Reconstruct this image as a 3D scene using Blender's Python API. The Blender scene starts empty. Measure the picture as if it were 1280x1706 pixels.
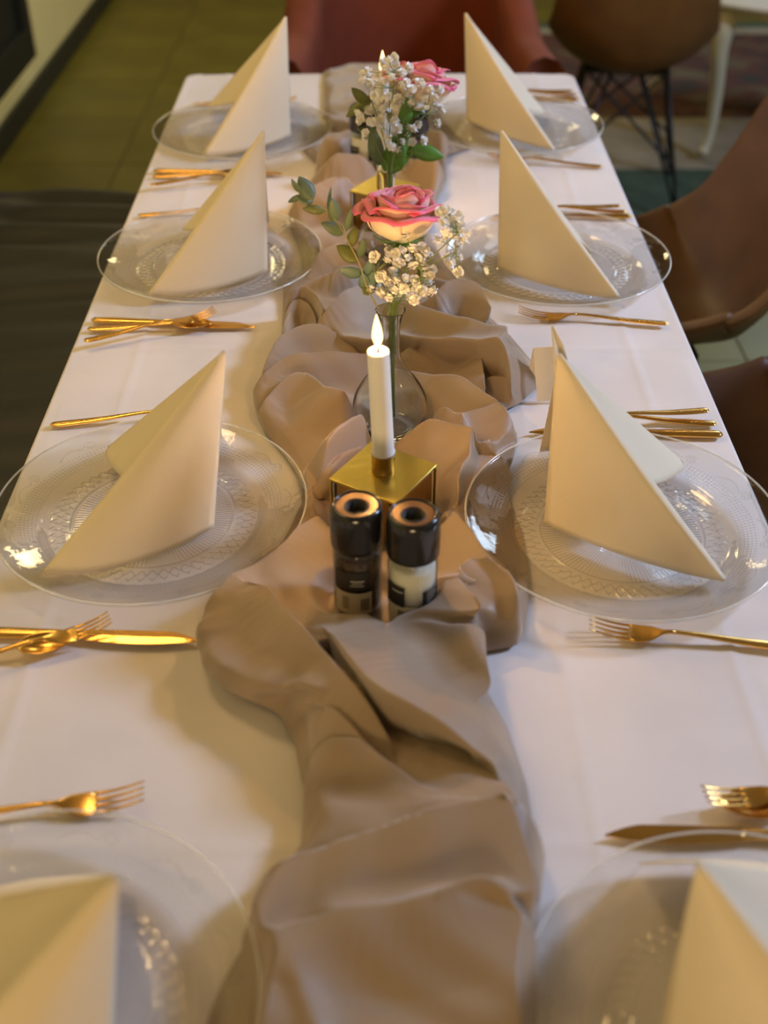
import bpy, bmesh, math, random
import numpy as np
from mathutils import Vector, Matrix, Euler
random.seed(7); rng = np.random.default_rng(7)
SC = bpy.context.scene
COL = SC.collection

# ------------------------------------------------------------------ camera
F = 1958.0; PITCH = math.asin(.604); YAW = math.radians(-0.28); CAMZ = 1.505
cd = bpy.data.cameras.new('camera'); cam = bpy.data.objects.new('camera', cd); COL.objects.link(cam)
cam.location = (0, 0, CAMZ); cam.rotation_euler = (math.pi/2 - PITCH, 0, YAW)
cd.sensor_fit = 'VERTICAL'; cd.sensor_height = 36; cd.sensor_width = 27; cd.lens = 36*F/1706
cd.clip_start = .02; cd.clip_end = 60
cd.dof.use_dof = True; cd.dof.focus_distance = 1.33; cd.dof.aperture_fstop = 3.4
SC.camera = cam
RM = cam.rotation_euler.to_matrix()

# ------------------------------------------------------------------ world, lights, exposure
w = bpy.data.worlds.new('room_glow'); SC.world = w; w.use_nodes = True
w.node_tree.nodes['Background'].inputs[0].default_value = (1.0, .66, .27, 1)
w.node_tree.nodes['Background'].inputs[1].default_value = .14
def light(name, kind, loc, power, color, target=None, size=1, size_y=None, radius=.05):
    l = bpy.data.lights.new(name, kind); l.energy = power; l.color = color
    if kind == 'AREA':
        l.shape = 'RECTANGLE'; l.size = size; l.size_y = size_y or size
    else: l.shadow_soft_size = radius
    o = bpy.data.objects.new(name, l); COL.objects.link(o); o.location = loc
    if target is not None:
        o.rotation_euler = (Vector(target)-Vector(loc)).to_track_quat('-Z', 'Y').to_euler()
    return o
light('window_daylight', 'AREA', (2.5, 1.7, 2.35), 88, (.52, .66, 1.0), (0, 1.05, .8), .42, .5)
light('far_window_daylight', 'AREA', (2.4, 5.4, 2.4), 30, (.62, .80, 1.0), (.6, 3.4, .2), .9, .9)
light('ceiling_lamp', 'AREA', (-.75, 1.9, 2.75), 12, (1.0, .64, .27), (-.05, 1.5, .7), .45, .45)
light('far_room_lamp', 'AREA', (-.3, -3.4, 1.5), 76, (1.0, .70, .36), (0, 1.6, .8), 1.0, .6)
light('left_wall_fill', 'AREA', (-.5, 5.6, 2.7), 22, (1.0, .80, .40), (-.9, 4.6, 0), .5, .5)  # added fill that brightens the far left wall and floor
for q, (x, y, z) in enumerate([(-1.1, 2.9, 2.3), (-1.02, 2.95, 2.36), (-1.15, 2.99, 2.42), (.95, 3.1, 2.3), (1.02, 3.05, 2.36), (-1.25, 1.5, 1.9), (-1.2, 1.58, 1.95), (-1.3, 1.62, 1.86), (1.6, .2, 2.2), (1.5, .28, 2.25), (.5, 3.6, 2.1), (.42, 3.7, 2.15), (-.5, .3, 2.7)]):
    light('string_glint_bulb', 'POINT', (x, y, z), 1.1, (1, .75, .35), radius=.02)  # string light bulbs, with extra ones added for glints on the plates
SC.view_settings.view_transform = 'Standard'; SC.view_settings.look = 'None'
SC.view_settings.gamma = 1; SC.view_settings.use_curve_mapping = False
SC.view_settings.exposure = -0.10
SC.cycles.max_bounces = 14; SC.cycles.transparent_max_bounces = 24
SC.cycles.transmission_bounces = 10; SC.cycles.use_denoising = True
SC.cycles.sample_clamp_indirect = 6

# ------------------------------------------------------------------ helpers
def ray(px, py):
    return RM @ Vector(((px-640)/F, -(py-853)/F, -1))
def P(px, py, z):                       # point of the level z seen at a photo pixel
    d = ray(px, py); t = (z-CAMZ)/d.z
    return Vector((d.x*t, d.y*t, z))
def PY(px, py, y):                      # point of the upright plane at distance y
    d = ray(px, py); t = y/d.y
    return Vector((d.x*t, y, CAMZ+d.z*t))
def tagp(o, label=None, cat=None, group=None, kind=None):
    if label: o['label'] = label
    if cat: o['category'] = cat
    if group: o['group'] = group
    if kind: o['kind'] = kind
    return o
def empty(name, label, cat, loc=(0, 0, 0), rz=0, group=None):
    o = bpy.data.objects.new(name, None); COL.objects.link(o); o.empty_display_size = .05
    o.location = loc; o.rotation_euler = (0, 0, rz)
    return tagp(o, label, cat, group)
def mesh(name, verts, faces, mat, parent=None, smooth=True, attr=None):
    me = bpy.data.meshes.new(name)
    me.from_pydata([tuple(map(float, v)) for v in verts], [], faces); me.validate(); me.update()
    if smooth: me.polygons.foreach_set('use_smooth', [True]*len(me.polygons))
    if attr is not None:
        a = me.attributes.new('edge', 'FLOAT', 'POINT'); a.data.foreach_set('value', [float(x) for x in attr])
    me.materials.append(mat)
    o = bpy.data.objects.new(name, me); COL.objects.link(o)
    if parent: o.parent = parent
    return o
def rc(o, name=None, parent=None, loc=None):
    c = o.copy(); COL.objects.link(c)
    if parent: c.parent = parent
    if loc is not None: c.location = loc
    return c
def copy_tree(o, parent=None):
    c = o.copy(); COL.objects.link(c)
    if parent: c.parent = parent
    for ch in list(o.children): copy_tree(ch, c)
    return c
class MB:                                # mesh builder
    def __init__(s): s.v = []; s.f = []; s.a = []
    def add(s, vs, fs, a=None):
        n = len(s.v); s.v += [tuple(x) for x in vs]; s.f += [tuple(i+n for i in f) for f in fs]
        s.a += list(a) if a is not None else [0]*len(vs)
        return s
    def grid(s, pts, closed=False, a=None):  # pts[i][j]
        ni, nj = len(pts), len(pts[0]); fs = []
        for i in range(ni-1):
            for j in range(nj if closed else nj-1):
                k = (j+1) % nj
                fs.append((i*nj+j, i*nj+k, (i+1)*nj+k, (i+1)*nj+j))
        return s.add([p for r in pts for p in r], fs, a)
    def lathe(s, prof, n=48, c=(0, 0, 0), cap0=False, cap1=False):
        pts = [[(c[0]+r*math.cos(2*math.pi*j/n), c[1]+r*math.sin(2*math.pi*j/n), c[2]+z) for j in range(n)] for r, z in prof]
        b = len(s.v); s.grid(pts, True)
        if cap0: s.f.append(tuple(b+j for j in range(n))[::-1])
        if cap1: s.f.append(tuple(b+(len(prof)-1)*n+j for j in range(n)))
        return s
    def tube(s, path, r, n=8, cap=True):
        path = [Vector(p) for p in path]; rs = r if isinstance(r, (list, tuple)) else [r]*len(path)
        pts = []; up = Vector((0, 0, 1))
        for i, p in enumerate(path):
            t = (path[min(i+1, len(path)-1)]-path[max(i-1, 0)]).normalized()
            ref = up if abs(t.dot(up)) < .95 else Vector((1, 0, 0))
            if i == 0: a = t.cross(ref).normalized()
            else: a = (a - t*a.dot(t)).normalized()
            b = t.cross(a)
            pts.append([p+(a*math.cos(2*math.pi*j/n)+b*math.sin(2*math.pi*j/n))*rs[i] for j in range(n)])
        k = len(s.v); s.grid(pts, True)
        if cap:
            s.f.append(tuple(k+j for j in range(n))[::-1]); s.f.append(tuple(k+(len(path)-1)*n+j for j in range(n)))
        return s
    def box(s, x0, x1, y0, y1, z0, z1):
        v = [(x, y, z) for z in (z0, z1) for y in (y0, y1) for x in (x0, x1)]
        return s.add(v, [(0, 2, 3, 1), (4, 5, 7, 6), (0, 1, 5, 4), (2, 6, 7, 3), (0, 4, 6, 2), (1, 3, 7, 5)])
    def build(s, name, mat, parent=None, smooth=True, bevel=0, attr=False, solid=0, sub=0):
        o = mesh(name, s.v, s.f, mat, parent, smooth, s.a if attr else None)
        if solid:
            m = o.modifiers.new('thick', 'SOLIDIFY'); m.thickness = solid; m.offset = 0
        if bevel:
            m = o.modifiers.new('bevel', 'BEVEL'); m.width = bevel; m.segments = 3; m.limit_method = 'ANGLE'
            try: m.harden_normals = False
            except Exception: pass
        if sub:
            m = o.modifiers.new('sub', 'SUBSURF'); m.levels = sub; m.render_levels = sub
        return o
def lerp(a, b, t): return a+(b-a)*t
def spline(pts, n):                      # Catmull-Rom through pts
    pts = [Vector(p) for p in pts]; out = []; m = len(pts)-1
    for i in range(n):
        t = i/(n-1)*m; k = min(int(t), m-1); t -= k
        p0, p1, p2, p3 = pts[max(k-1, 0)], pts[k], pts[k+1], pts[min(k+2, m)]
        out.append(.5*((2*p1)+(p2-p0)*t+(2*p0-5*p1+4*p2-p3)*t*t+(3*p1-p0-3*p2+p3)*t*t*t))
    return out
def interp(x, xs, ys): return float(np.interp(x, xs, ys))

# ------------------------------------------------------------------ materials
def nm(name):
    m = bpy.data.materials.new(name); m.use_nodes = True
    return m, m.node_tree.nodes, m.node_tree.links, m.node_tree.nodes['Principled BSDF']
def mat(name, col, rough=.5, metal=0, noise=0, nscale=20, bump=0, bscale=200, sheen=0, spec=.5, coat=0, stretch=None, trans=0, emit=None, sss=0):
    m, N, L, b = nm(name)
    b.inputs['Base Color'].default_value = (*col, 1); b.inputs['Roughness'].default_value = rough
    b.inputs['Metallic'].default_value = metal; b.inputs['Specular IOR Level'].default_value = spec
    b.inputs['Sheen Weight'].default_value = sheen; b.inputs['Coat Weight'].default_value = coat
    b.inputs['Transmission Weight'].default_value = trans
    if sss:
        b.inputs['Subsurface Weight'].default_value = sss; b.inputs['Subsurface Radius'].default_value = (.02, .012, .006)
    if emit: b.inputs['Emission Color'].default_value = (*emit[0], 1); b.inputs['Emission Strength'].default_value = emit[1]
    tc = N.new('ShaderNodeTexCoord'); mp = N.new('ShaderNodeMapping'); L.new(tc.outputs['Object'], mp.inputs[0])
    if stretch: mp.inputs['Scale'].default_value = stretch
    if noise:
        t = N.new('ShaderNodeTexNoise'); t.inputs['Scale'].default_value = nscale; t.inputs['Detail'].default_value = 5
        L.new(mp.outputs[0], t.inputs[0])
        r = N.new('ShaderNodeValToRGB'); r.color_ramp.elements[0].position = .3; r.color_ramp.elements[1].position = .7
        r.color_ramp.elements[0].color = (*[c*(1-noise) for c in col], 1)
        r.color_ramp.elements[1].color = (*[min(1, c*(1+noise)) for c in col], 1)
        L.new(t.outputs[0], r.inputs[0]); L.new(r.outputs[0], b.inputs['Base Color'])
    if bump:
        t = N.new('ShaderNodeTexNoise'); t.inputs['Scale'].default_value = bscale; t.inputs['Detail'].default_value = 3
        L.new(mp.outputs[0], t.inputs[0])
        bp = N.new('ShaderNodeBump'); bp.inputs['Strength'].default_value = bump; bp.inputs['Distance'].default_value = .002
        L.new(t.outputs[0], bp.inputs['Height']); L.new(bp.outputs[0], b.inputs['Normal'])
    return m
def weave(name, col, rough, sheen, scale, bstr, spec=.3, translucent=0, rampdark=.93):
    m, N, L, b = nm(name)
    b.inputs['Roughness'].default_value = rough; b.inputs['Sheen Weight'].default_value = sheen
    b.inputs['Specular IOR Level'].default_value = spec
    tc = N.new('ShaderNodeTexCoord')
    ws = []
    for d in ('X', 'Y'):
        t = N.new('ShaderNodeTexWave'); t.bands_direction = d; t.inputs['Scale'].default_value = scale
        t.inputs['Distortion'].default_value = 1.5; t.inputs['Detail'].default_value = 1
        L.new(tc.outputs['Object'], t.inputs[0]); ws.append(t)
    mx = N.new('ShaderNodeMath'); mx.operation = 'ADD'; L.new(ws[0].outputs['Fac'], mx.inputs[0]); L.new(ws[1].outputs['Fac'], mx.inputs[1])
    bp = N.new('ShaderNodeBump'); bp.inputs['Strength'].default_value = bstr; bp.inputs['Distance'].default_value = .0004
    L.new(mx.outputs[0], bp.inputs['Height']); L.new(bp.outputs[0], b.inputs['Normal'])
    t = N.new('ShaderNodeTexNoise'); t.inputs['Scale'].default_value = 9; t.inputs['Detail'].default_value = 6; L.new(tc.outputs['Object'], t.inputs[0])
    r = N.new('ShaderNodeValToRGB'); r.color_ramp.elements[0].color = (*[c*rampdark for c in col], 1); r.color_ramp.elements[1].color = (*col, 1)
    r.color_ramp.elements[0].position = .35; r.color_ramp.elements[1].position = .6
    L.new(t.outputs[0], r.inputs[0]); L.new(r.outputs[0], b.inputs['Base Color'])
    if translucent:
        tr = N.new('ShaderNodeBsdfTranslucent'); tr.inputs[0].default_value = (*col, 1)
        ms = N.new('ShaderNodeMixShader'); ms.inputs[0].default_value = translucent
        out = N['Material Output']; L.new(b.outputs[0], ms.inputs[1]); L.new(tr.outputs[0], ms.inputs[2]); L.new(ms.outputs[0], out.inputs[0])
    return m
def pressed_glass():
    m, N, L, b = nm('pressed_glass'); N.remove(b); out = N['Material Output']
    tc = N.new('ShaderNodeTexCoord'); sp = N.new('ShaderNodeSeparateXYZ'); L.new(tc.outputs['Object'], sp.inputs[0])
    def M(op, a, c=None, d=None):
        n = N.new('ShaderNodeMath'); n.operation = op
        for i, x in enumerate((a, c, d)):
            if x is None: continue
            if isinstance(x, (int, float)): n.inputs[i].default_value = x
            else: L.new(x, n.inputs[i])
        return n.outputs[0]
    x, y = sp.outputs[0], sp.outputs[1]
    r = M('SQRT', M('ADD', M('MULTIPLY', x, x), M('MULTIPLY', y, y))); th = M('ARCTAN2', y, x)
    def band(a, c): return M('MULTIPLY', M('GREATER_THAN', r, a), M('LESS_THAN', r, c))
    dots = M('MULTIPLY', M('MAXIMUM', M('SINE', M('MULTIPLY', th, 190)), 0), M('MAXIMUM', M('SINE', M('MULTIPLY', r, 2*math.pi/.0036)), 0))
    h = M('MULTIPLY', M('MULTIPLY', dots, band(.117, .137)), 1.2)
    rays = M('MULTIPLY', M('SINE', M('MULTIPLY', th, 120)), band(.035, .082))
    h = M('ADD', h, M('MULTIPLY', rays, .22))
    nz = N.new('ShaderNodeTexNoise'); nz.inputs['Scale'].default_value = 40; L.new(tc.outputs['Object'], nz.inputs[0])
    h = M('ADD', h, M('MULTIPLY', nz.outputs[0], .8))
    bp = N.new('ShaderNodeBump'); bp.inputs['Strength'].default_value = .9; bp.inputs['Distance'].default_value = .0010
    L.new(h, bp.inputs['Height'])
    lw = N.new('ShaderNodeLayerWeight'); lw.inputs[0].default_value = .5; L.new(bp.outputs[0], lw.inputs['Normal'])
    p5 = N.new('ShaderNodeMath'); p5.operation = 'POWER'; L.new(lw.outputs['Facing'], p5.inputs[0]); p5.inputs[1].default_value = 4
    frm_ = N.new('ShaderNodeMath'); frm_.operation = 'MULTIPLY_ADD'; L.new(p5.outputs[0], frm_.inputs[0]); frm_.inputs[1].default_value = .42; frm_.inputs[2].default_value = .045
    frm = frm_.outputs[0]
    gl = N.new('ShaderNodeBsdfGlossy'); gl.inputs['Roughness'].default_value = .045; L.new(bp.outputs[0], gl.inputs['Normal'])
    tr = N.new('ShaderNodeBsdfTransparent'); tr.inputs[0].default_value = (.985, .99, .985, 1)
    rf = N.new('ShaderNodeBsdfRefraction'); rf.inputs['IOR'].default_value = 1.2; rf.inputs['Roughness'].default_value = .03; L.new(bp.outputs[0], rf.inputs['Normal'])
    m0 = N.new('ShaderNodeMixShader'); m0.inputs[0].default_value = .2; L.new(tr.outputs[0], m0.inputs[1]); L.new(rf.outputs[0], m0.inputs[2])
    ms = N.new('ShaderNodeMixShader'); L.new(frm, ms.inputs[0]); L.new(m0.outputs[0], ms.inputs[1]); L.new(gl.outputs[0], ms.inputs[2])
    L.new(ms.outputs[0], out.inputs[0]); return m
def clear_glass(name, tint=(.97, .985, .975)):
    m, N, L, b = nm(name)
    b.inputs['Base Color'].default_value = (*tint, 1); b.inputs['Roughness'].default_value = .01
    b.inputs['Transmission Weight'].default_value = 1; b.inputs['IOR'].default_value = 1.45
    return m
def thin_glass(name):
    m, N, L, b = nm(name); N.remove(b); out = N['Material Output']
    lw = N.new('ShaderNodeLayerWeight'); lw.inputs[0].default_value = .5
    p5 = N.new('ShaderNodeMath'); p5.operation = 'POWER'; L.new(lw.outputs['Facing'], p5.inputs[0]); p5.inputs[1].default_value = 4.5
    frm_ = N.new('ShaderNodeMath'); frm_.operation = 'MULTIPLY_ADD'; L.new(p5.outputs[0], frm_.inputs[0]); frm_.inputs[1].default_value = .8; frm_.inputs[2].default_value = .04
    fr = frm_
    gl = N.new('ShaderNodeBsdfGlossy'); gl.inputs['Roughness'].default_value = .03
    tr = N.new('ShaderNodeBsdfTransparent'); tr.inputs[0].default_value = (.93, .95, .94, 1)
    ms = N.new('ShaderNodeMixShader'); L.new(fr.outputs[0], ms.inputs[0]); L.new(tr.outputs[0], ms.inputs[1]); L.new(gl.outputs[0], ms.inputs[2])
    L.new(ms.outputs[0], out.inputs[0]); return m
def rim_highlight_glass():  # pale diffuse share paints in the light a glass rim catches
    m, N, L, b = nm('rim_highlight_glass'); out = N['Material Output']
    b.inputs['Base Color'].default_value = (.93, .95, .93, 1); b.inputs['Roughness'].default_value = .08; b.inputs['Specular IOR Level'].default_value = 1
    tr = N.new('ShaderNodeBsdfTransparent'); ms = N.new('ShaderNodeMixShader'); ms.inputs[0].default_value = .38
    L.new(tr.outputs[0], ms.inputs[1]); L.new(b.outputs[0], ms.inputs[2]); L.new(ms.outputs[0], out.inputs[0]); return m
def petal_mat():
    m, N, L, b = nm('rose_petal'); b.inputs['Roughness'].default_value = .55
    at = N.new('ShaderNodeAttribute'); at.attribute_name = 'edge'
    r = N.new('ShaderNodeValToRGB'); e = r.color_ramp.elements
    e[0].position = 0; e[0].color = (.78, .74, .42, 1); e[1].position = 1; e[1].color = (.88, .14, .36, 1)
    a = e.new(.25); a.color = (.93, .74, .56, 1); a = e.new(.50); a.color = (.92, .48, .42, 1); a = e.new(.74); a.color = (.86, .15, .24, 1)
    L.new(at.outputs['Fac'], r.inputs[0]); L.new(r.outputs[0], b.inputs['Base Color'])
    b.inputs['Subsurface Weight'].default_value = .25; b.inputs['Subsurface Radius'].default_value = (.01, .005, .003)
    b.inputs['Sheen Weight'].default_value = .3
    return m
M_ = {}
M_['cloth'] = weave('white_tablecloth', (.80, .745, .71), .75, .1, 420, .25)
M_['napkin'] = weave('cream_napkin', (.95, .83, .60), .8, .1, 500, .35, translucent=.20, rampdark=.97)
M_['runner'] = weave('taupe_satin', (.305, .222, .150), .42, .35, 600, .12, spec=.35)
M_['plate'] = pressed_glass(); M_['rim'] = rim_highlight_glass()
M_['gold'] = mat('gold_cutlery', (.80, .48, .13), .24, 1, noise=.06, nscale=30)
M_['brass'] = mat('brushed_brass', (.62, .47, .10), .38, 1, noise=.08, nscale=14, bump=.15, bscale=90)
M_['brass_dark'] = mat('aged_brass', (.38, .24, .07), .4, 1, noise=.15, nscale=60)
M_['brass_runner_reflection'] = mat('brass_runner_reflection', (.44, .27, .10), .28, 1, noise=.1, nscale=30)  # brown of the reflected runner is put into this brass colour
M_['slit'] = mat('slit_shade', (.02, .015, .01), .8)
M_['wax'] = mat('white_wax', (.90, .86, .80), .45, sss=.5)
M_['wick'] = mat('burnt_wick', (.03, .02, .015), .9)
M_['flame'] = mat('flame', (1, .7, .3), .5, emit=((1, .70, .28), 3.4))
M_['glass'] = clear_glass('vase_glass'); M_['jar'] = thin_glass('jar_glass')
M_['black'] = mat('black_gloss_plastic', (.012, .012, .013), .18, spec=.6)
M_['blackmat'] = mat('black_plastic_hollow', (.006, .006, .006), .6)
M_['copper'] = mat('grinder_ring', (.16, .085, .045), .3, .5)
M_['pepper'] = mat('peppercorns', (.05, .022, .014), .6, noise=.9, nscale=230, bump=1, bscale=240)
M_['salt'] = mat('white_salt', (.78, .72, .62), .7, bump=.6, bscale=400)
M_['label_black'] = mat('black_label', (.015, .015, .014), .5)
M_['label_cream'] = mat('cream_label', (.62, .56, .44), .6)
M_['print'] = mat('pale_print', (.45, .43, .40), .6); M_['print_dark'] = mat('dark_print', (.06, .055, .05), .6)
M_['petal'] = petal_mat()
M_['euc'] = mat('eucalyptus_leaf', (.105, .15, .085), .5, noise=.25, nscale=40)
M_['euc_blue'] = mat('eucalyptus_leaf_blue', (.12, .19, .15), .5, noise=.2, nscale=40)
M_['olive'] = mat('olive_leaf', (.13, .15, .035), .5, noise=.2, nscale=40)
M_['leaf'] = mat('bright_leaf', (.10, .24, .03), .4, noise=.2, nscale=30)
M_['stem'] = mat('green_stem', (.18, .24, .06), .5); M_['stem_brown'] = mat('brown_stem', (.30, .27, .11), .6)
M_['gyp'] = mat('gypsophila_petal', (.97, .95, .90), .7)
M_['gypc'] = mat('gypsophila_heart', (.55, .55, .25), .7)
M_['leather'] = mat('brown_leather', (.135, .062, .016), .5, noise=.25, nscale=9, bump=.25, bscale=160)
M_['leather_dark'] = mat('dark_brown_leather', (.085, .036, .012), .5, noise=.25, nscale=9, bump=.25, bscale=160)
M_['wire'] = mat('black_wire', (.025, .028, .028), .45, .5)
M_['terracotta'] = mat('terracotta_velvet', (.21, .035, .005), .8, sheen=.03, noise=.15, nscale=8, bump=.2, bscale=300)
M_['bench'] = mat('black_bench_fabric', (.007, .008, .006), .55, noise=.4, nscale=5, sheen=.06, bump=.3, bscale=160)
M_['cream_paint'] = mat('cream_paint', (.62, .57, .38), .45, noise=.05, nscale=4)
M_['cream_top'] = mat('cream_table_top', (.70, .68, .58), .25, noise=.04, nscale=4)
M_['wall'] = mat('cream_plaster', (.80, .68, .27), .85, noise=.06, nscale=3, bump=.1, bscale=60)
M_['base'] = mat('dark_baseboard', (.020, .021, .012), .5)
M_['door'] = mat('black_green_door', (.006, .010, .007), .5)
M_['tile'] = mat('olive_floor_tile', (.13, .112, .010), .42, noise=.22, nscale=3.5, bump=.08, bscale=30)
M_['grout'] = mat('dark_grout', (.045, .038, .012), .8)
M_['wood'] = mat('table_wood', (.25, .15, .07), .5, noise=.3, nscale=8, stretch=(1, .1, 1))

# ------------------------------------------------------------------ setting: floor, wall, baseboard, door
fl = MB().box(-1.6, 4.2, -1.2, 7.4, -.06, -.003).build('floor', M_['grout'], smooth=False); fl['kind'] = 'structure'
ts = .46; first = None
for i in range(12):
    for j in range(17):
        x = -1.36+ts*i+ts/2; y = -.6+ts*j+ts/2
        if first is None:
            first = MB().box(-ts/2+.002, ts/2-.002, -ts/2+.002, ts/2-.002, -.008, 0).build('tile', M_['tile'], fl, False, bevel=.0015); o = first
        else: o = rc(first, parent=fl)
        o.location = (x, y, random.uniform(-.0008, .0002))
WX = -1.34
wl = MB()
wl.box(WX-.15, WX, -1.2, 7.4, 0, .14).box(WX-.15, WX, 4.78, 7.4, .14, 2.9).box(WX-.15, WX, -1.2, 2.6, .14, 2.9).box(WX-.15, WX, 2.6, 4.78, 2.3, 2.9)
wl.build('wall_left', M_['wall'], smooth=False)['kind'] = 'structure'
MB().box(WX, WX+.018, -1.2, 7.4, 0, .088).build('baseboard_left', M_['base'], smooth=False, bevel=.003)['kind'] = 'structure'
d1 = MB().box(WX-.08, WX-.03, 2.6, 4.78, .142, 2.298).build('door_1', M_['door'], smooth=False, bevel=.002); d1['kind'] = 'structure'
MB().box(WX-.03, WX-.004, 4.70, 4.78, .142, 2.298).box(WX-.03, WX-.004, 3.62, 3.74, .142, 2.298).box(WX-.03, WX-.004, 2.6, 2.68, .142, 2.298).box(WX-.03, WX-.004, 2.68, 4.70, .142, .26).build('door_frame', M_['door'], d1, False, bevel=.003)
MB().tube([(WX+.02, 3.80, 1.0), (WX+.02, 3.92, 1.0)], .009).tube([(WX-.01, 3.80, 1.0), (WX+.022, 3.80, 1.0)], .009).build('door_handle', M_['brass_dark'], d1)

# rug under the lounge table
def rug():
    t = empty('rug', 'patterned rug with teal border and pale band under the cream lounge table', 'rug', (1.75, 4.62, 0))
    def slab(name, x0, x1, y0, y1, z1, m): return MB().box(x0, x1, y0, y1, .001, z1).build(name, m, t, False, bevel=.002)
    slab('border', -1.20, 1.3, -1.12, 1.15, .006, mat('teal_rug_pile', (.045, .085, .062), .9, noise=.3, nscale=12, bump=.5, bscale=300))
    slab('band', -1.18, 1.2, -.70, 1.05, .0085, mat('pale_rug_pile', (.30, .27, .20), .9, noise=.25, nscale=6, bump=.5, bscale=300))
    m, N, L, b = nm('mottled_rug_pile'); b.inputs['Roughness'].default_value = .9
    tc = N.new('ShaderNodeTexCoord'); n = N.new('ShaderNodeTexNoise'); n.inputs['Scale'].default_value = 5; n.inputs['Detail'].default_value = 4
    r = N.new('ShaderNodeValToRGB'); e = r.color_ramp.elements; e[0].position = .35; e[0].color = (.03, .035, .035, 1); e[1].position = .65; e[1].color = (.12, .10, .06, 1)
    a = e.new(.5); a.color = (.09, .03, .025, 1)
    L.new(tc.outputs['Object'], n.inputs[0]); L.new(n.outputs[0], r.inputs[0]); L.new(r.outputs[0], b.inputs['Base Color'])
    slab('centre_field', -1.05, 1.1, -.18, .95, .010, m)
rug()

# ------------------------------------------------------------------ table and cloth
TX, TW, TY0, TY1, TZ = .004, .40, .08, 2.512, .75
tb = empty('dining_table', 'long rectangular dining table under the white tablecloth', 'table', (TX, (TY0+TY1)/2, 0))
MB().box(-TW+.006, TW-.006, -1.208, 1.208, .715, .744).build('table_top', M_['wood'], tb, False, bevel=.004)
for sx in (-1, 1):
    for sy in (-1, 1):
        MB().box(sx*.34-.03, sx*.34+.03, sy*1.12-.03, sy*1.12+.03, 0, .715).build('leg', M_['wood'], tb, False, bevel=.004)

def tablecloth():
    # grid in arc length; rounded-rectangle outline, skirt hangs down
    hx, hy, rcn, drop = TW, (TY1-TY0)/2, .022, .16
    cx, cy = TX, (TY0+TY1)/2
    per = []                                   # perimeter points with outward normals
    def seg(p, q, n, nrm):
        for i in range(n): t = i/n; per.append((lerp(p[0], q[0], t), lerp(p[1], q[1], t), nrm[0], nrm[1]))
    def arc(c, a0):
        for i in range(8): a = a0+i/8*math.pi/2; per.append((c[0]+rcn*math.cos(a), c[1]+rcn*math.sin(a), math.cos(a), math.sin(a)))
    X, Y = hx-rcn, hy-rcn
    seg((hx, -Y), (hx, Y), 200, (1, 0)); arc((X, Y), 0); seg((X, hy), (-X, hy), 70, (0, 1)); arc((-X, Y), math.pi/2)
    seg((-hx, Y), (-hx, -Y), 200, (-1, 0)); arc((-X, -Y), math.pi); seg((-X, -hy), (X, -hy), 70, (0, -1)); arc((X, -Y), -math.pi/2)
    n = len(per); mb = MB(); nx, ny = 150, 400
    def zt(x, y):                              # creases where the cloth was folded, soft undulation
        z = .0006*math.sin(x*31+2*math.sin(y*7))+.0006*math.sin(y*17+3*math.sin(x*9))
        z += .0005*math.sin(43*x+11*y+2*math.sin(9*y))*max(0, math.sin(3.1*y+1))
        for yc, a in ((CY1, .0016), (CY2, .0014), (CY3, .0012)): z += a*math.exp(-((y-yc-.002*math.sin(x*20))/.0035)**2)
        for xc, a in ((-.315, .0015), (.325, .0015), (.17, .0008)): z += a*math.exp(-((x-xc-.003*math.sin(y*6))/.004)**2)
        return z
    CY1 = P(300, 583, TZ).y; CY2 = P(1000, 1408, TZ).y; CY3 = P(900, 250, TZ).y
    # top: grid clipped to the rounded outline by clamping to it
    pts = []
    for j in range(ny+1):
        row = []; y = -hy+2*hy*j/ny
        e = max(0, abs(y)-Y); hw = X+math.sqrt(max(0, rcn*rcn-e*e)) if e > 0 else hx
        for i in range(nx+1):
            x = hw*(-1+2*i/nx); row.append((cx+x, cy+y, TZ+(zt(cx+x, cy+y) if abs(x) < hw-.01 else 0)))
        pts.append(row)
    mb.grid(pts)
    sk = []
    for k in range(17):
        if k <= 5: a = k/5*math.pi/2; off, z = .005*math.sin(a), TZ-.005*(1-math.cos(a))
        else: off, z = .005, TZ-.005-(k-5)/11*drop
        row = []
        for i, (x, y, ax, ay) in enumerate(per):
            d = max(0, (TZ-.01-z))/drop; s = i/n*2*math.pi
            w = d*(.012+.018*math.sin(s*23)+.010*math.sin(s*41+1))
            row.append((cx+x+ax*(off+w), cy+y+ay*(off+w), z))
        sk.append(row)
    mb.grid(sk, True)
    o = mb.build('tablecloth', M_['cloth']); tagp(o, 'white cotton tablecloth with fold creases covering the long table', 'tablecloth')
tablecloth()

# ------------------------------------------------------------------ plate positions (from the rims' centres)
RZ = TZ+.024
plates = {}
for key, (x, y) in {'L3': (253, 840), 'L2': (351, 422), 'L1': (405, 214), 'L4': (28, 1682), 'R3': (1037, 862), 'R2': (929, 426), 'R1': (857, 206), 'R4': (1281, 1730)}.items():
    p = P(x, y, RZ); plates[key] = Vector((p.x, p.y, TZ+.002))

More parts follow.
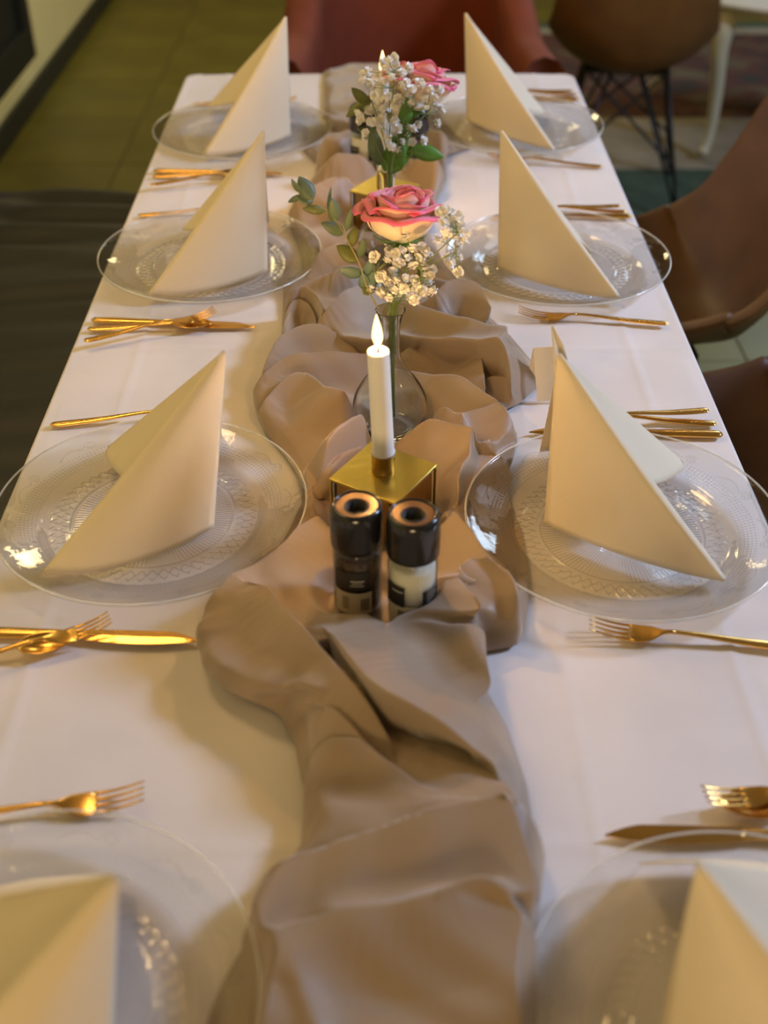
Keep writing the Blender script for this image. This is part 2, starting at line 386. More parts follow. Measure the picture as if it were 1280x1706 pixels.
# ------------------------------------------------------------------ runner: one folded sheet
mill_pos = [P(597, 1008, TZ+.006), P(686, 1028, TZ+.006)]
box_c = P(641, 783, TZ+.065); box_c.z = TZ
vase_pos = [P(650, 722, TZ+.006), P(645, 432, TZ+.006)]
box2_c = P(640, 308, TZ+.065); box2_c.z = TZ
mill2_pos = [P(607, 285, TZ+.006), P(690, 287, TZ+.006)]
def runner():
    Lp = [(540, 118), (539, 180), (545, 215), (503, 248), (530, 275), (522, 300), (490, 340), (482, 375), (500, 420), (505, 455), (472, 484), (470, 560), (452, 600), (428, 645), (428, 690), (445, 725), (478, 765), (500, 800), (506, 840), (470, 905), (400, 955), (350, 1000), (335, 1045), (342, 1095), (385, 1145), (468, 1195), (490, 1250), (505, 1320), (503, 1400), (492, 1452), (462, 1475), (425, 1535), (410, 1595), (370, 1650), (345, 1706), (300, 1900), (250, 2300), (200, 3300)]
    Rp = [(700, 118), (722, 150), (735, 200), (786, 246), (742, 262), (744, 300), (722, 345), (715, 390), (740, 440), (770, 475), (805, 520), (850, 560), (888, 605), (897, 645), (870, 672), (838, 686), (862, 725), (848, 770), (845, 830), (868, 880), (880, 940), (884, 1000), (876, 1055), (858, 1080), (788, 1092), (803, 1140), (848, 1220), (880, 1310), (893, 1380), (902, 1450), (885, 1600), (868, 1706), (850, 1900), (830, 2300), (800, 3300)]
    def bd(pp):
        q = [P(a, b, TZ+.004) for a, b in pp]; q.sort(key=lambda v: v.y)
        return np.array([v.y for v in q]), np.array([v.x for v in q])
    ly, lx = bd(Lp); ry, rx = bd(Rp)
    NY, NX = 1350, 170
    ys = np.linspace(TY0-.001, TY1, NY)
    k = np.hanning(9); k /= k.sum()
    xl = np.interp(ys, ly, lx); xr = np.interp(ys, ry, rx)
    xl = np.convolve(np.pad(xl, 4, 'edge'), k, 'valid'); xr = np.convolve(np.pad(xr, 4, 'edge'), k, 'valid')
    u = (1-np.cos(np.linspace(0, math.pi, NX)))/2; u = .35*u+.65*np.linspace(0, 1, NX)
    X = xl[:, None]+(xr-xl)[:, None]*u[None, :]; Y = np.repeat(ys[:, None], NX, 1)
    # distance to the border (in x, and towards y through boundary slope)
    gl = np.gradient(xl, ys); gr = np.gradient(xr, ys)
    db = np.minimum((X-xl[:, None])/np.sqrt(1+gl**2)[:, None], (xr[:, None]-X)/np.sqrt(1+gr**2)[:, None])
    # ridges: list of (points(px,py,height), width left of direction, width right, sharpness)
    R = [
     # front flap
     ([(466, 1466, .030), (560, 1440, .040), (640, 1418, .048), (740, 1386, .055), (806, 1361, .060), (828, 1364, .060)], .012, .26, 1.5),
     ([(828, 1364, .060), (845, 1450, .056), (852, 1560, .052), (850, 1706, .05), (845, 2000, .05)], .016, .30, 1.4),
     ([(466, 1466, .030), (430, 1540, .034), (420, 1620, .036), (380, 1720, .036), (340, 2000, .03)], .30, .022, 1.4),
     ([(878, 1330, .030), (893, 1450, .028), (890, 1560, .026), (880, 1706, .022)], .018, .02, 1),
     ([(560, 1530, .046), (680, 1520, .052), (760, 1500, .056)], .10, .16, 1),
     ([(740, 1500, .056), (800, 1475, .060), (836, 1500, .056)], .035, .05, 1),
     ([(480, 1560, .036), (540, 1700, .038)], .09, .06, 1),
     # long diagonal folds
     ([(425, 985, .045), (452, 1022, .052), (490, 1062, .056), (538, 1112, .056), (591, 1180, .050), (628, 1245, .040), (650, 1290, .03)], .022, .11, 1.1),
     ([(514, 1070, .030), (545, 1050, .038), (572, 1042, .045), (610, 1083, .056), (659, 1132, .062), (722, 1166, .062), (785, 1209, .060), (843, 1253, .056), (870, 1301, .052), (880, 1370, .04)], .15, .028, 1.1),
     ([(470, 1148, .034), (490, 1166, .042), (538, 1204, .046), (577, 1243, .046), (620, 1284, .046), (678, 1318, .044), (736, 1342, .044), (804, 1360, .05)], .025, .07, 1.1),
     ([(506, 1262, .030), (540, 1250, .040), (580, 1250, .046)], .010, .06, 1),
     ([(520, 1280, .022), (530, 1350, .022), (548, 1430, .016)], .03, .03, 1),
     ([(585, 1290, .03), (605, 1360, .024), (640, 1400, .014)], .03, .03, 1),
     ([(700, 1250, .036), (750, 1290, .034), (800, 1330, .034)], .03, .05, 1),
     # big right panel hiding the mills' feet, right lobe
     ([(598, 1074, .018), (660, 1046, .026), (720, 1010, .036), (775, 966, .048), (824, 932, .050)], .014, .14, 1.2),
     ([(780, 966, .046), (783, 1030, .042), (784, 1100, .040), (800, 1160, .036)], .018, .10, 1.2),
     ([(822, 928, .054), (852, 960, .048), (868, 1010, .044), (872, 1050, .036), (850, 1078, .024)], .02, .026, 1),
     ([(356, 1060, .040), (400, 1090, .044), (460, 1110, .046), (520, 1150, .046)], .05, .016, 1),
     # left lobe and pinkish shelf behind the mills
     ([(352, 1010, .030), (400, 962, .036), (460, 915, .036), (510, 882, .032), (560, 862, .028)], .014, .12, 1.1),
     ([(700, 852, .026), (730, 858, .034), (780, 888, .036), (826, 918, .040)], .016, .09, 1.1),
     ([(352, 1030, .034), (352, 1080, .034), (390, 1130, .034), (450, 1172, .034)], .09, .03, 1),
     # middle, in front of the vase
     ([(424, 650, .024), (473, 607, .034), (522, 600, .036), (603, 598, .034), (680, 606, .030)], .012, .09, 1.1),
     ([(440, 690, .022), (493, 628, .036), (530, 650, .042), (571, 660, .044), (612, 670, .040)], .03, .07, 1),
     ([(604, 682, .050), (575, 700, .056), (534, 733, .056), (500, 768, .050), (497, 792, .040), (518, 797, .026)], .020, .045, 1),
     ([(540, 800, .028), (545, 772, .040), (562, 754, .044), (596, 744, .040)], .03, .020, 1),
     ([(504, 822, .026), (530, 808, .034), (552, 800, .03)], .012, .05, 1),
     ([(440, 640, .02), (458, 590, .03), (484, 558, .034), (520, 545, .036), (563, 563, .03), (590, 590, .02)], .016, .08, 1.1),
     # knot at the upper left
     ([(471, 505, .03), (483, 486, .042), (506, 478, .044), (528, 490, .044), (538, 520, .04), (528, 545, .03)], .016, .016, 1),
     ([(480, 520, .03), (500, 500, .034), (512, 520, .03), (520, 550, .03)], .012, .03, 1),
     ([(478, 560, .03), (480, 530, .034), (490, 510, .03)], .02, .03, 1),
     ([(538, 545, .034), (565, 516, .048), (603, 484, .050), (640, 470, .04)], .016, .07, 1.1),
     # long fold to the right, its shaded near side
     ([(560, 552, .03), (620, 555, .038), (668, 545, .046), (725, 556, .052), (800, 556, .060), (846, 565, .060), (880, 607, .052), (894, 645, .034)], .09, .026, 1.1),
     ([(655, 508, .040), (709, 518, .050), (778, 541, .056), (839, 556, .058)], .024, .05, 1),
     ([(697, 514, .034), (735, 498, .046), (775, 477, .050), (800, 520, .044)], .016, .05, 1),
     ([(672, 596, .03), (720, 572, .040), (778, 574, .042), (790, 610, .036), (794, 650, .03)], .014, .07, 1.1),
     ([(800, 640, .02), (850, 632, .028), (892, 650, .030), (850, 672, .02)], .02, .03, 1),
     ([(672, 622, .030), (720, 628, .038), (766, 640, .042), (827, 681, .046), (856, 722, .036), (850, 760, .03)], .014, .09, 1.1),
     ([(700, 690, .034), (712, 678, .042), (730, 684, .042), (748, 698, .040), (778, 702, .040), (812, 682, .042)], .012, .05, 1),
     ([(690, 722, .036), (713, 709, .046), (745, 717, .046), (790, 725, .048), (835, 724, .046), (850, 760, .034)], .014, .07, 1.1),
     ([(750, 812, .034), (770, 780, .046), (798, 748, .050), (835, 726, .048)], .06, .04, 1),
     ([(730, 812, .030), (748, 845, .034), (775, 878, .034), (800, 900, .03)], .04, .02, 1),
     ([(640, 730, .02), (660, 718, .03), (690, 722, .03)], .02, .02, 1),
     # rear
     ([(490, 350, .022), (530, 318, .034), (580, 300, .036), (620, 330, .03)], .014, .10, 1.1),
     ([(505, 455, .02), (540, 430, .034), (590, 400, .036), (620, 380, .03)], .014, .10, 1.1),
     ([(520, 470, .02), (560, 455, .038), (600, 450, .034)], .014, .05, 1.1),
     ([(503, 250, .022), (545, 232, .036), (590, 222, .036), (640, 215, .03)], .016, .06, 1),
     ([(535, 286, .02), (560, 268, .034), (600, 262, .036)], .014, .06, 1),
     ([(548, 186, .022), (590, 200, .034), (640, 190, .03)], .05, .016, 1),
     ([(690, 170, .02), (728, 186, .044), (760, 222, .040), (790, 246, .022)], .03, .05, 1),
     ([(690, 268, .03), (722, 268, .042), (742, 292, .044), (722, 340, .03)], .016, .04, 1),
     ([(640, 395, .02), (690, 380, .034), (722, 350, .03)], .03, .06, 1),
     ([(640, 465, .02), (700, 462, .034), (762, 470, .034)], .03, .03, 1),
     ([(540, 130, .010), (620, 160, .014), (700, 150, .012)], .05, .05, 1)]
    H = np.minimum(.012, .012*np.sqrt(np.clip(db, 0, None)/.012))
    H = H+.006*np.clip(db/.05, 0, 1)
    KS = .0020; acc = np.exp(H/KS); DX = np.zeros_like(H); DY = np.zeros_like(H)
    for pts, wl_, wr_, sh in R:
        q = [P(a, b, TZ+h*(1.45 if b < 400 else 1.2)) for a, b, h in pts]
        if len(q) > 2: q = spline(q, 5*(len(q)-1)+1)
        best = np.full(X.shape, -1.0); bx = []
        for a, b in zip(q[:-1], q[1:]):
            dx, dy = b.x-a.x, b.y-a.y; L2 = dx*dx+dy*dy+1e-12
            t = ((X-a.x)*dx+(Y-a.y)*dy)/L2; tc = np.clip(t, 0, 1)
            ex, ey = X-a.x-tc*dx, Y-a.y-tc*dy; d = np.sqrt(ex*ex+ey*ey)
            side = dx*(Y-a.y)-dy*(X-a.x)
            wdt = np.where(side > 0, wl_, wr_)
            hh = (a.z-TZ)*(1-tc)+(b.z-TZ)*tc
            s = np.clip(d/wdt, 0, 1)
            prof = np.where(wdt > .06, .55*(1-s)**1.25*(1+.0*sh)+.45*(.5+.5*np.cos(math.pi*s**.8)), .5+.5*np.cos(math.pi*s**.85))
            hp = hh*prof; up = hp > best; best = np.where(up, hp, best)
            if len(bx) == 0: bx.append(np.zeros_like(H)); bx.append(np.zeros_like(H))
            L_ = math.sqrt(L2); sg = 1 if wl_ < wr_ else -1; asym = min(1, abs(math.log(wl_/wr_))/1.2)
            bx[0] = np.where(up, -dy/L_*sg*asym*prof**2, bx[0]); bx[1] = np.where(up, dx/L_*sg*asym*prof**2, bx[1])
        e = np.exp(np.clip(best, 0, .2)/KS)
        acc += e; DX += e*bx[0]*hh.mean(); DY += e*bx[1]*hh.mean()
    H = KS*np.log(acc)-KS*math.log(3)
    DX, DY = DX/acc*.34, DY/acc*.34
    # soft wrinkles
    n = .0016*np.abs(np.sin(27*X-41*Y+3*np.sin(13*X+9*Y)))+.0022*np.sin(38*X+22*Y+2.2*np.sin(17*Y+4*X))+.0016*np.sin(61*Y-33*X+2*np.sin(23*X))+.0008*np.sin(120*X+70*Y+3*np.sin(31*Y))
    H = H+n*np.clip(db/.02, 0, 1)
    # round the border down to the cloth
    H = np.clip(H, .004, None); edge = np.clip(db/.022, 0, 1); H = .003+(H-.003)*np.sqrt(1-(1-edge)**2)
    # objects stand in it: pressed flat there
    def press(cx, cy, r, h, soft=.02):
        nonlocal H
        d = np.sqrt((X-cx)**2+(Y-cy)**2); t = np.clip((d-r)/soft, 0, 1); t = t*t*(3-2*t)
        H = H*t+np.minimum(H, h)*(1-t)
    for m in mill_pos+mill2_pos: press(m.x, m.y, .027, .005, .016)
    for v in vase_pos: press(v.x, v.y, .030, .005, .03)
    for b in (box_c, box2_c): press(b.x, b.y, .059, .005, .02)
    for p in plates.values():
        d = np.sqrt((X-p.x)**2+(Y-p.y)**2)
        lim = np.interp(d, [0, .108, .120, .158, .170, .19], [.0012, .0012, .005, .019, .024, .08])
        H = np.minimum(H, np.maximum(lim-.001, .0012))
    Z = TZ+.0022+H
    def sm(A):
        k2 = np.ones(5)/5
        A = np.apply_along_axis(lambda v: np.convolve(np.pad(v, 2, 'edge'), k2, 'valid'), 0, A)
        return np.apply_along_axis(lambda v: np.convolve(np.pad(v, 2, 'edge'), k2, 'valid'), 1, A)
    fade = np.clip(H/.02, 0, 1)
    V = np.stack([X+sm(DX)*fade, Y+sm(DY)*fade, Z], -1)
    mb = MB(); rows = [[tuple(p) for p in r] for r in V]
    for k2 in range(1, 10):                      # hangs over the far edge
        a = min(1, k2/3)*math.pi/2; dn = max(0, k2-3)*.03
        rows.append([(x, TY1+.0085*math.sin(a)+(.012*dn/.18 if dn else 0), TZ+.0015+(z-TZ)*math.cos(a)*.5-.0085*(1-math.cos(a))-dn+(.0005)) for x, y, z in rows[NY-1]])
    mb.grid(rows)
    o = mb.build('table_runner', M_['runner']); tagp(o, 'long taupe satin runner bunched in folds down the middle of the table', 'table runner')
runner()

# ------------------------------------------------------------------ glass charger plates
def make_plate():
    root = empty('charger_plate', '', 'plate')
    na = 432
    # top profile
    rp = np.array([0, .02, .04, .0795, .082, .0835, .085, .0865, .088, .108, .1095, .112, .117, .125, .137, .148, .155, .1585, .160])
    zp = np.array([.0045, .0045, .0045, .0045, .0045, .0055, .0055, .0045, .0045, .0045, .0052, .0065, .0105, .0135, .0172, .0205, .0232, .0252, .0258])
    rr = np.concatenate([np.linspace(.002, .08, 14), np.linspace(.0812, .109, 26), np.linspace(.1105, .1575, 22), [.1590, .1600]])
    th = np.arange(na)*2*math.pi/na
    pts = []
    for r in rr:
        z = np.full(na, np.interp(r, rp, zp))
        if .088 <= r <= .1075:                  # zigzag star band, two crossing zigzags
            for ph in (0, .5):
                f = (th/(2*math.pi)*27+ph) % 1; tri = np.abs(f*2-1); rz = .0895+tri*.0165
                z = z+.0019*np.exp(-((r-rz)/.0015)**2)
        pts.append([(r*math.cos(t), r*math.sin(t), zz) for t, zz in zip(th, z)])
    # edge bead and under side
    for r, z in [(.1612, .0256), (.1616, .0244), (.1608, .0228), (.1590, .0216), (.150, .0178), (.137, .0138), (.125, .0100), (.116, .0060), (.110, .0022), (.107, .0), (.104, .0), (.102, .0012), (.09, .0014), (.05, .0014), (.002, .0014)]:
        pts.append([(r*math.cos(t), r*math.sin(t), z) for t in th])
    MB().grid(pts, True).build('dish', M_['plate'], root)
    def pt(da, r): return (r*math.cos(da), r*math.sin(da), float(np.interp(r, rp, zp))+.0003)
    mb = MB(); sp = []                          # raised scroll, one part repeated round the flange
    for i in range(34):
        t = i/33; ang = t*4.2*math.pi; q = .0072*(1-t*.85)
        sp.append(pt(q*math.cos(ang)/.143, .1425+q*.85*math.sin(ang)))
    sp = [pt(.30-.25*i/9, .139+.006*math.sin(i/9*math.pi)) for i in range(10)][:-1]+sp
    mb.tube(sp, .00048, 5)
    s0 = mb.build('scroll', M_['plate'], root)
    for k in range(1, 11): c = rc(s0, parent=root); c.rotation_euler = (0, 0, k*2*math.pi/11)
    mb = MB(); mb.lathe([(.1605+.0011*math.cos(a), .0254+.0011*math.sin(a)) for a in np.linspace(0, 2*math.pi, 9)], 128)
    mb.build('rim', M_['rim'], root)
    return root
plate0 = make_plate()
plate_info = {
 'L3': 'clear pressed glass plate left of the near salt and pepper mills',
 'L2': 'clear pressed glass plate left of the nearer rose vase',
 'L1': 'clear pressed glass plate at the far left corner of the table',
 'L4': 'clear pressed glass plate cut off by the bottom left corner of the photo',
 'R3': 'clear pressed glass plate right of the near salt and pepper mills',
 'R2': 'clear pressed glass plate right of the nearer rose vase',
 'R1': 'clear pressed glass plate at the far right corner of the table',
 'R4': 'clear pressed glass plate cut off by the bottom right corner of the photo'}
for i, (k, lab) in enumerate(plate_info.items()):
    o = plate0 if i == 0 else copy_tree(plate0)
    o.location = plates[k]; o.rotation_euler = (0, 0, random.uniform(0, 6)); o['label'] = lab; o['group'] = 'glass charger plates'

# ------------------------------------------------------------------ napkins (stiff cream cones standing on the plates)
def bez(p0, p1, p2, p3, t):
    return p0*(1-t)**3+p1*3*t*(1-t)**2+p2*3*t*t*(1-t)+p3*t**3
def napkin(key, A, B, C, W, D, r, label, bulge=.022, tip=None):
    c = plates[key]; root = empty('napkin', label, 'napkin', (c.x, c.y, c.z+.006), 0, 'folded cream napkins')
    o = Vector((c.x, c.y, c.z+.006))
    A, B, C, W, D = [v-o for v in (A, B, C, W, D)]
    n = (C-B).cross(Vector((0, 0, 1))).normalized()
    if n.y > 0: n = -n
    mid = bulge*n
    hook = C+(W-C).normalized()*.016; s = 1 if C.x > B.x else -1
    Cc = C+Vector((s*.006, -.002, 0))
    hem = [bez(B, lerp(B, C, .35)+mid, lerp(B, C, .72)+mid*1.1, C, t) for t in np.linspace(0, 1, 21)]
    hem += [bez(C, lerp(C, Cc, .8), lerp(Cc, hook, .5)+Vector((s*.003, 0, 0)), hook, t) for t in np.linspace(.12, 1, 8)]
    nt = 26; mb = MB()
    def sheet(hem, top=A, rnd=.0016, lift=0):
        pts = []
        for j in range(nt):
            t = j/(nt-1); row = []
            for i, h in enumerate(hem):
                e = (i/(len(hem)-1)-.5)
                ap = top+Vector((e*.0035*s, .0012*e, 0))
                p = lerp(ap, h, t)
                p = p+n*(lift*math.sin(math.pi*t)*math.sin(math.pi*(i/(len(hem)-1))))
                row.append(p)
            pts.append(row)
        mb.grid(pts)
    sheet(hem, lift=.007)
    mb.build('front_panel', M_['napkin'], root, solid=.0012)
    mb = MB()
    R0 = lerp(A, hook, r)+Vector((-s*.003, .004, 0))
    Wc = W+Vector((s*.012, .012, 0))
    hem2 = [bez(R0, lerp(R0, W, .35)-Vector((0, 0, .012)), lerp(R0, W, .85)+Vector((s*.012, -.004, 0)), W, t) for t in np.linspace(0, 1, 10)]
    hem2 += [bez(W, lerp(W, Wc, .8), lerp(W, D, .4)+Vector((0, .03, 0)), D, t) for t in np.linspace(.08, 1, 14)]
    sheet(hem2, top=A+Vector((0, .003, -.001)))
    mb.build('back_panel', M_['napkin'], root, solid=.0012)
    if tip is not None:
        T = tip-o; mb = MB()
        q = [[A+Vector((s*.001, .004, -.035)), A+Vector((s*.022, .018, -.045))], [lerp(A, T, .6)+Vector((-s*.002, .004, 0)), lerp(A, T, .5)+Vector((s*.010, .010, -.012))], [T, T+Vector((s*.0015, .001, -.002))]]
        pts = []
        for i in range(9):
            t = i/8*2; k = min(int(t), 1); t -= k
            a = lerp(q[k][0], q[k+1][0], t); b = lerp(q[k][1], q[k+1][1], t)
            pts.append([lerp(a, b, j/5)+Vector((0, .003*math.sin(j/5*math.pi), 0)) for j in range(6)])
        mb.grid(pts); mb.build('loose_tip', M_['napkin'], root, solid=.001)
    return root
zc = TZ+.009
def nap(key, a, b, c, w, r, label, lean=0.0, tip=None, bulge=.022):
    B = P(*b, zc); C = P(*c, zc+.004); W = P(*w, zc+.004)
    A = PY(*a, B.y+lean)
    D = Vector((B.x+(.01 if key[0] == 'R' else -.01), W.y+.03, zc))
    T = PY(*tip, A.y+.012) if tip else None
    napkin(key, A, B, C, W, D, r, label, bulge, T)
    return A, B, C, W
sh = nap('R3', (932, 590), (907, 872), (1203, 968), (1138, 772), .60, 'cream folded napkin with a loose white tip, right of the near mills', tip=(919, 541), bulge=.012)
shl = nap('L3', (373, 586), (356, 878), (72, 962), (180, 748), .58, 'cream folded napkin with a notched back wing, on the plate left of the mills')
nap('R2', (836, 218), (830, 448), (1032, 499), (985, 425), .5, 'cream folded napkin on the plate right of the nearer rose vase', bulge=.016)
nap('L2', (439, 218), (446, 452), (248, 496), (306, 382), .58, 'cream folded napkin on the plate left of the nearer rose vase')
nap('R1', (776, 22), (778, 200), (921, 250), (908, 188), .70, 'cream folded napkin at the far right corner of the table', bulge=.016)
nap('L1', (476, 28), (484, 226), (342, 261), (346, 178), .60, 'cream folded napkin at the far left corner of the table')
for key, ref, apx, lab in (('R4', sh, (1165, 1441), 'cream folded napkin cut off by the bottom right corner of the photo'), ('L4', shl, (192, 1465), 'cream folded napkin cut off by the bottom left corner of the photo')):
    A0 = ref[0]; A = P(*apx, A0.z-.02); off = A-A0; off.z = 0
    B, C, W = [v+off for v in ref[1:]]
    W = W+Vector((0, -.036 if key == 'L4' else 0, 0))
    napkin(key, A, B, C, W, Vector((B.x+(.01 if key == 'R4' else -.01), W.y+.03, zc)), .6, lab)

# folded cream piece of two leaves by the right napkin
cp = P(905, 664, TZ+.003)
pc = empty('folded_piece', 'small cream folded piece standing between runner and the right napkin', 'card', (cp.x+.002, cp.y, TZ+.004), .25)
def quad(mb, a, b, c, d): mb.add([a, b, c, d], [(0, 1, 2, 3)])
q = MB(); quad(q, (-.012, -.006, 0), (.024, -.010, 0), (.022, .012, .062), (-.014, .016, .062)); q.build('front_leaf', M_['napkin'], pc, False, solid=.0007)
q = MB(); quad(q, (-.014, .016, .062), (.022, .012, .062), (.024, .030, 0), (-.012, .034, 0)); q.build('rear_leaf', M_['napkin'], pc, False, solid=.0007)

# ------------------------------------------------------------------ cutlery (x from handle end to tip, lying on the cloth)
def loft(mb, st, n=12):                    # stations: x, half width, half thickness, z centre
    pts = []
    for x, hw, ht, z in st:
        pts.append([(x, hw*math.copysign(abs(math.cos(a))**.75, math.cos(a)), z+ht*math.copysign(abs(math.sin(a))**.9, math.sin(a))) for a in [2*math.pi*j/n for j in range(n)]])
    k = len(mb.v); mb.grid(pts, True); m = len(pts)
    mb.f.append(tuple(k+j for j in range(n))); mb.f.append(tuple(k+(m-1)*n+j for j in range(n))[::-1])
def dense(st, n):
    xs = [s[0] for s in st]; out = []
    for v in spline([Vector((s[1], s[2], s[3])) for s in st], n): out.append(v)
    tt = np.linspace(0, len(st)-1, n); X = np.interp(tt, range(len(st)), xs)
    return [(x, max(.0002, v.x), max(.0002, v.y), v.z) for x, v in zip(X, out)]
HAND = [(0, .0012, .0006, .0036), (.004, .0052, .0015, .0036), (.02, .0058, .0019, .0036), (.06, .0046, .0018, .0052), (.10, .0030, .0016, .0085), (.125, .0024, .0016, .0095)]
def handle(root, L=1.0):
    mb = MB(); loft(mb, [(x*L, a, b, z) for x, a, b, z in dense(HAND, 30)]); return mb.build('handle', M_['gold'], root)
def make_fork(L=1.0, W=1.0):
    root = empty('fork', '', 'fork'); handle(root, L); x0 = .125*L
    mb = MB(); loft(mb, dense([(x0-.002, .0024, .0015, .0095), (x0+.008, .0034*W, .0013, .0082), (x0+.018, .0098*W, .0011, .0052), (x0+.030, .0122*W, .0010, .0034), (x0+.038, .0120*W, .0010, .0036)], 22), 16)
    mb.build('head', M_['gold'], root)
    for k in range(4):
        y = (k-1.5)*.0066*W; mb = MB(); st = []
        for t in np.linspace(0, 1, 8): st.append((x0+.034+t*.042*L, .00125*(1-.45*t)*1.5, .0009*(1-.5*t), .0036+.0085*t*t))
        loft(mb, st, 8); mb.v = [(a, b+y*(1-.05*(a-x0)/.07), c) for a, b, c in mb.v]; mb.build('tine', M_['gold'], root)
    return root
def make_spoon(L=1.0):
    root = empty('spoon', '', 'spoon'); handle(root, L); x0 = .124*L; mb = MB(); pts = []
    nu, nv = 22, 16
    for i in range(nu):
        t = i/(nu-1); x = x0+t*.056*L; hw = .0022+.0125*math.sin(math.pi*min(1, t**.8))**.75*(1 if t < .98 else .6)
        if t >= .999: hw = .001
        row = []
        for j in range(nv):
            s = -1+2*j/(nv-1); e = 1-abs(s)**2
            zz = .0092-.0015*t-.0075*math.sin(math.pi*t)**.8*e+.001
            row.append((x, hw*s, max(.0012, zz)))
        pts.append(row)
    mb.grid(pts); mb.build('bowl', M_['gold'], root, solid=.0014); return root
def make_knife():
    root = empty('knife', '', 'knife')
    mb = MB(); loft(mb, dense([(0, .0015, .001, .0036), (.004, .0062, .0028, .0038), (.03, .0070, .0033, .0038), (.07, .0062, .0032, .0038), (.108, .0052, .0030, .0038), (.118, .0050, .0022, .0038)], 30)); mb.build('handle', M_['gold'], root)
    pts = []
    for i in range(26):
        t = i/25; x = .116+t*.108; top = .0058+.0010*math.sin(math.pi*t); lo = -(.0052+.0050*math.sin(math.pi*min(1, t*.9+.08)))
        if t > .72: k = (t-.72)/.28; top = lerp(top, -.0035, k**1.6); lo = lerp(lo, -.0052, k**3)
        h = .0014*(1-.5*t)
        row = [(x, top, .0040+h), (x, (top+lo)/2, .0042+h*.9), (x, lo, .0040), (x, lo, .0036), (x, (top+lo)/2, .0036-h*.6), (x, top, .0038-h)]
        pts.append(row)
    mb = MB(); mb.grid(pts, True); mb.f.append((0, 1, 2, 3, 4, 5)); mb.f.append(tuple(25*6+k for k in range(6))[::-1])
    mb.build('blade', M_['gold'], root, smooth=False, bevel=.0003); return root
proto = {'fork': make_fork(), 'small_fork': make_fork(.86, .85), 'spoon': make_spoon(.92), 'knife': make_knife()}
used = set(); LEN = {'fork': .201, 'small_fork': .173, 'spoon': .166, 'knife': .224}
def lay(kind, h, t, label, dz=0, at='h', flip=False, tiltx=0):
    """h, t: photo pixels of handle end and tip; at: which end is trusted for the place"""
    z = TZ+.002+dz
    ph, pt = P(*h, z), P(*t, z); d = (pt-ph).normalized(); L = LEN[kind]
    if at == 't': ph = pt-d*L
    o = proto[kind] if kind not in used else copy_tree(proto[kind]); used.add(kind)
    o.location = ph; o.rotation_euler = (tiltx, 0, math.atan2(d.y, d.x))
    if flip: o.scale = (1, -1, 1)
    o['label'] = label; o['group'] = {'fork': 'gold dinner forks', 'small_fork': 'gold dessert forks', 'spoon': 'gold dessert spoons', 'knife': 'gold table knives'}[kind]
    return o
# left side, near side of each plate: knife, small fork lying over spoon
lay('knife', (-70, 1057), (333, 1068), 'gold knife pointing at the runner in front of the left napkin by the mills', at='t')
lay('spoon', (-40, 1103), (128, 1072), 'gold spoon hidden under the dessert fork, front left of the mills', at='t')
lay('small_fork', (-140, 1135), (178, 1046), 'gold dessert fork over a spoon in front of the plate left of the mills', dz=.008, at='t')
lay('fork', (-150, 1378), (243, 1333), 'gold fork with dark tines behind the plate in the bottom left corner', at='t')
lay('fork', (84, 712), (374, 686), 'gold fork half hidden behind the left napkin that stands beside the mills')
lay('knife', (153, 537), (428, 547), 'gold knife in front of the left plate beside the rose vase')
lay('spoon', (146, 552), (300, 548), 'gold spoon lying between knife and dessert fork left of the rose vase')
lay('small_fork', (140, 572), (325, 535), 'gold dessert fork crossing a knife left of the rose vase', dz=.0085, at='h')
lay('fork', (230, 362), (450, 350), 'gold fork behind the left plate beside the nearer rose vase')
lay('knife', (256, 288), (472, 292), 'gold knife in front of the far left corner plate')
lay('spoon', (254, 297), (400, 296), 'gold spoon below the knife at the far left corner plate')
lay('small_fork', (251, 311), (390, 294), 'gold dessert fork slanting below the knife at the far left corner plate', dz=.0085)
lay('fork', (322, 176), (500, 172), 'gold fork behind the far left corner plate')
# right side: fork in front, knife, dessert fork and spoon behind
lay('fork', (1340, 1086), (980, 1052), 'gold fork with shadow in front of the right plate by the mills', at='t')
lay('knife', (1204, 728), (893, 722), 'gold knife behind the right napkin by the mills, nearest of its three pieces', flip=True)
lay('spoon', (1194, 710), (960, 700), 'gold spoon lying between knife and dessert fork right of the candle')
lay('small_fork', (1181, 687), (960, 708), 'gold dessert fork, farthest of three pieces behind the napkin right of the mills', dz=.0075)
lay('knife', (1420, 1400), (1006, 1390), 'gold knife behind the plate in the bottom right corner', at='t', flip=True)
lay('spoon', (1380, 1362), (1192, 1346), 'gold spoon under the dessert fork, near the right photo edge below', at='t')
lay('small_fork', (1420, 1318), (1178, 1338), 'gold dessert fork resting in a spoon near the lower right photo edge', dz=.0085, at='t')
lay('fork', (1114, 543), (864, 528), 'gold fork in front of the right plate beside the rose vase', flip=True)
lay('knife', (1053, 364), (815, 362), 'gold knife behind the right plate beside the rose vase', flip=True)
lay('spoon', (1044, 356), (880, 352), 'gold spoon behind the right plate beside the rose vase')
lay('small_fork', (1034, 346), (880, 356), 'gold dessert fork behind the right plate beside the rose vase', dz=.0075)
lay('fork', (1005, 281), (816, 266), 'gold fork in front of the far right corner plate')
lay('knife', (965, 168), (790, 166), 'gold knife behind the far right corner plate', flip=True)
lay('spoon', (962, 160), (830, 160), 'gold spoon behind the far right corner plate')
lay('small_fork', (955, 154), (820, 160), 'gold dessert fork behind the far right corner plate', dz=.0075)

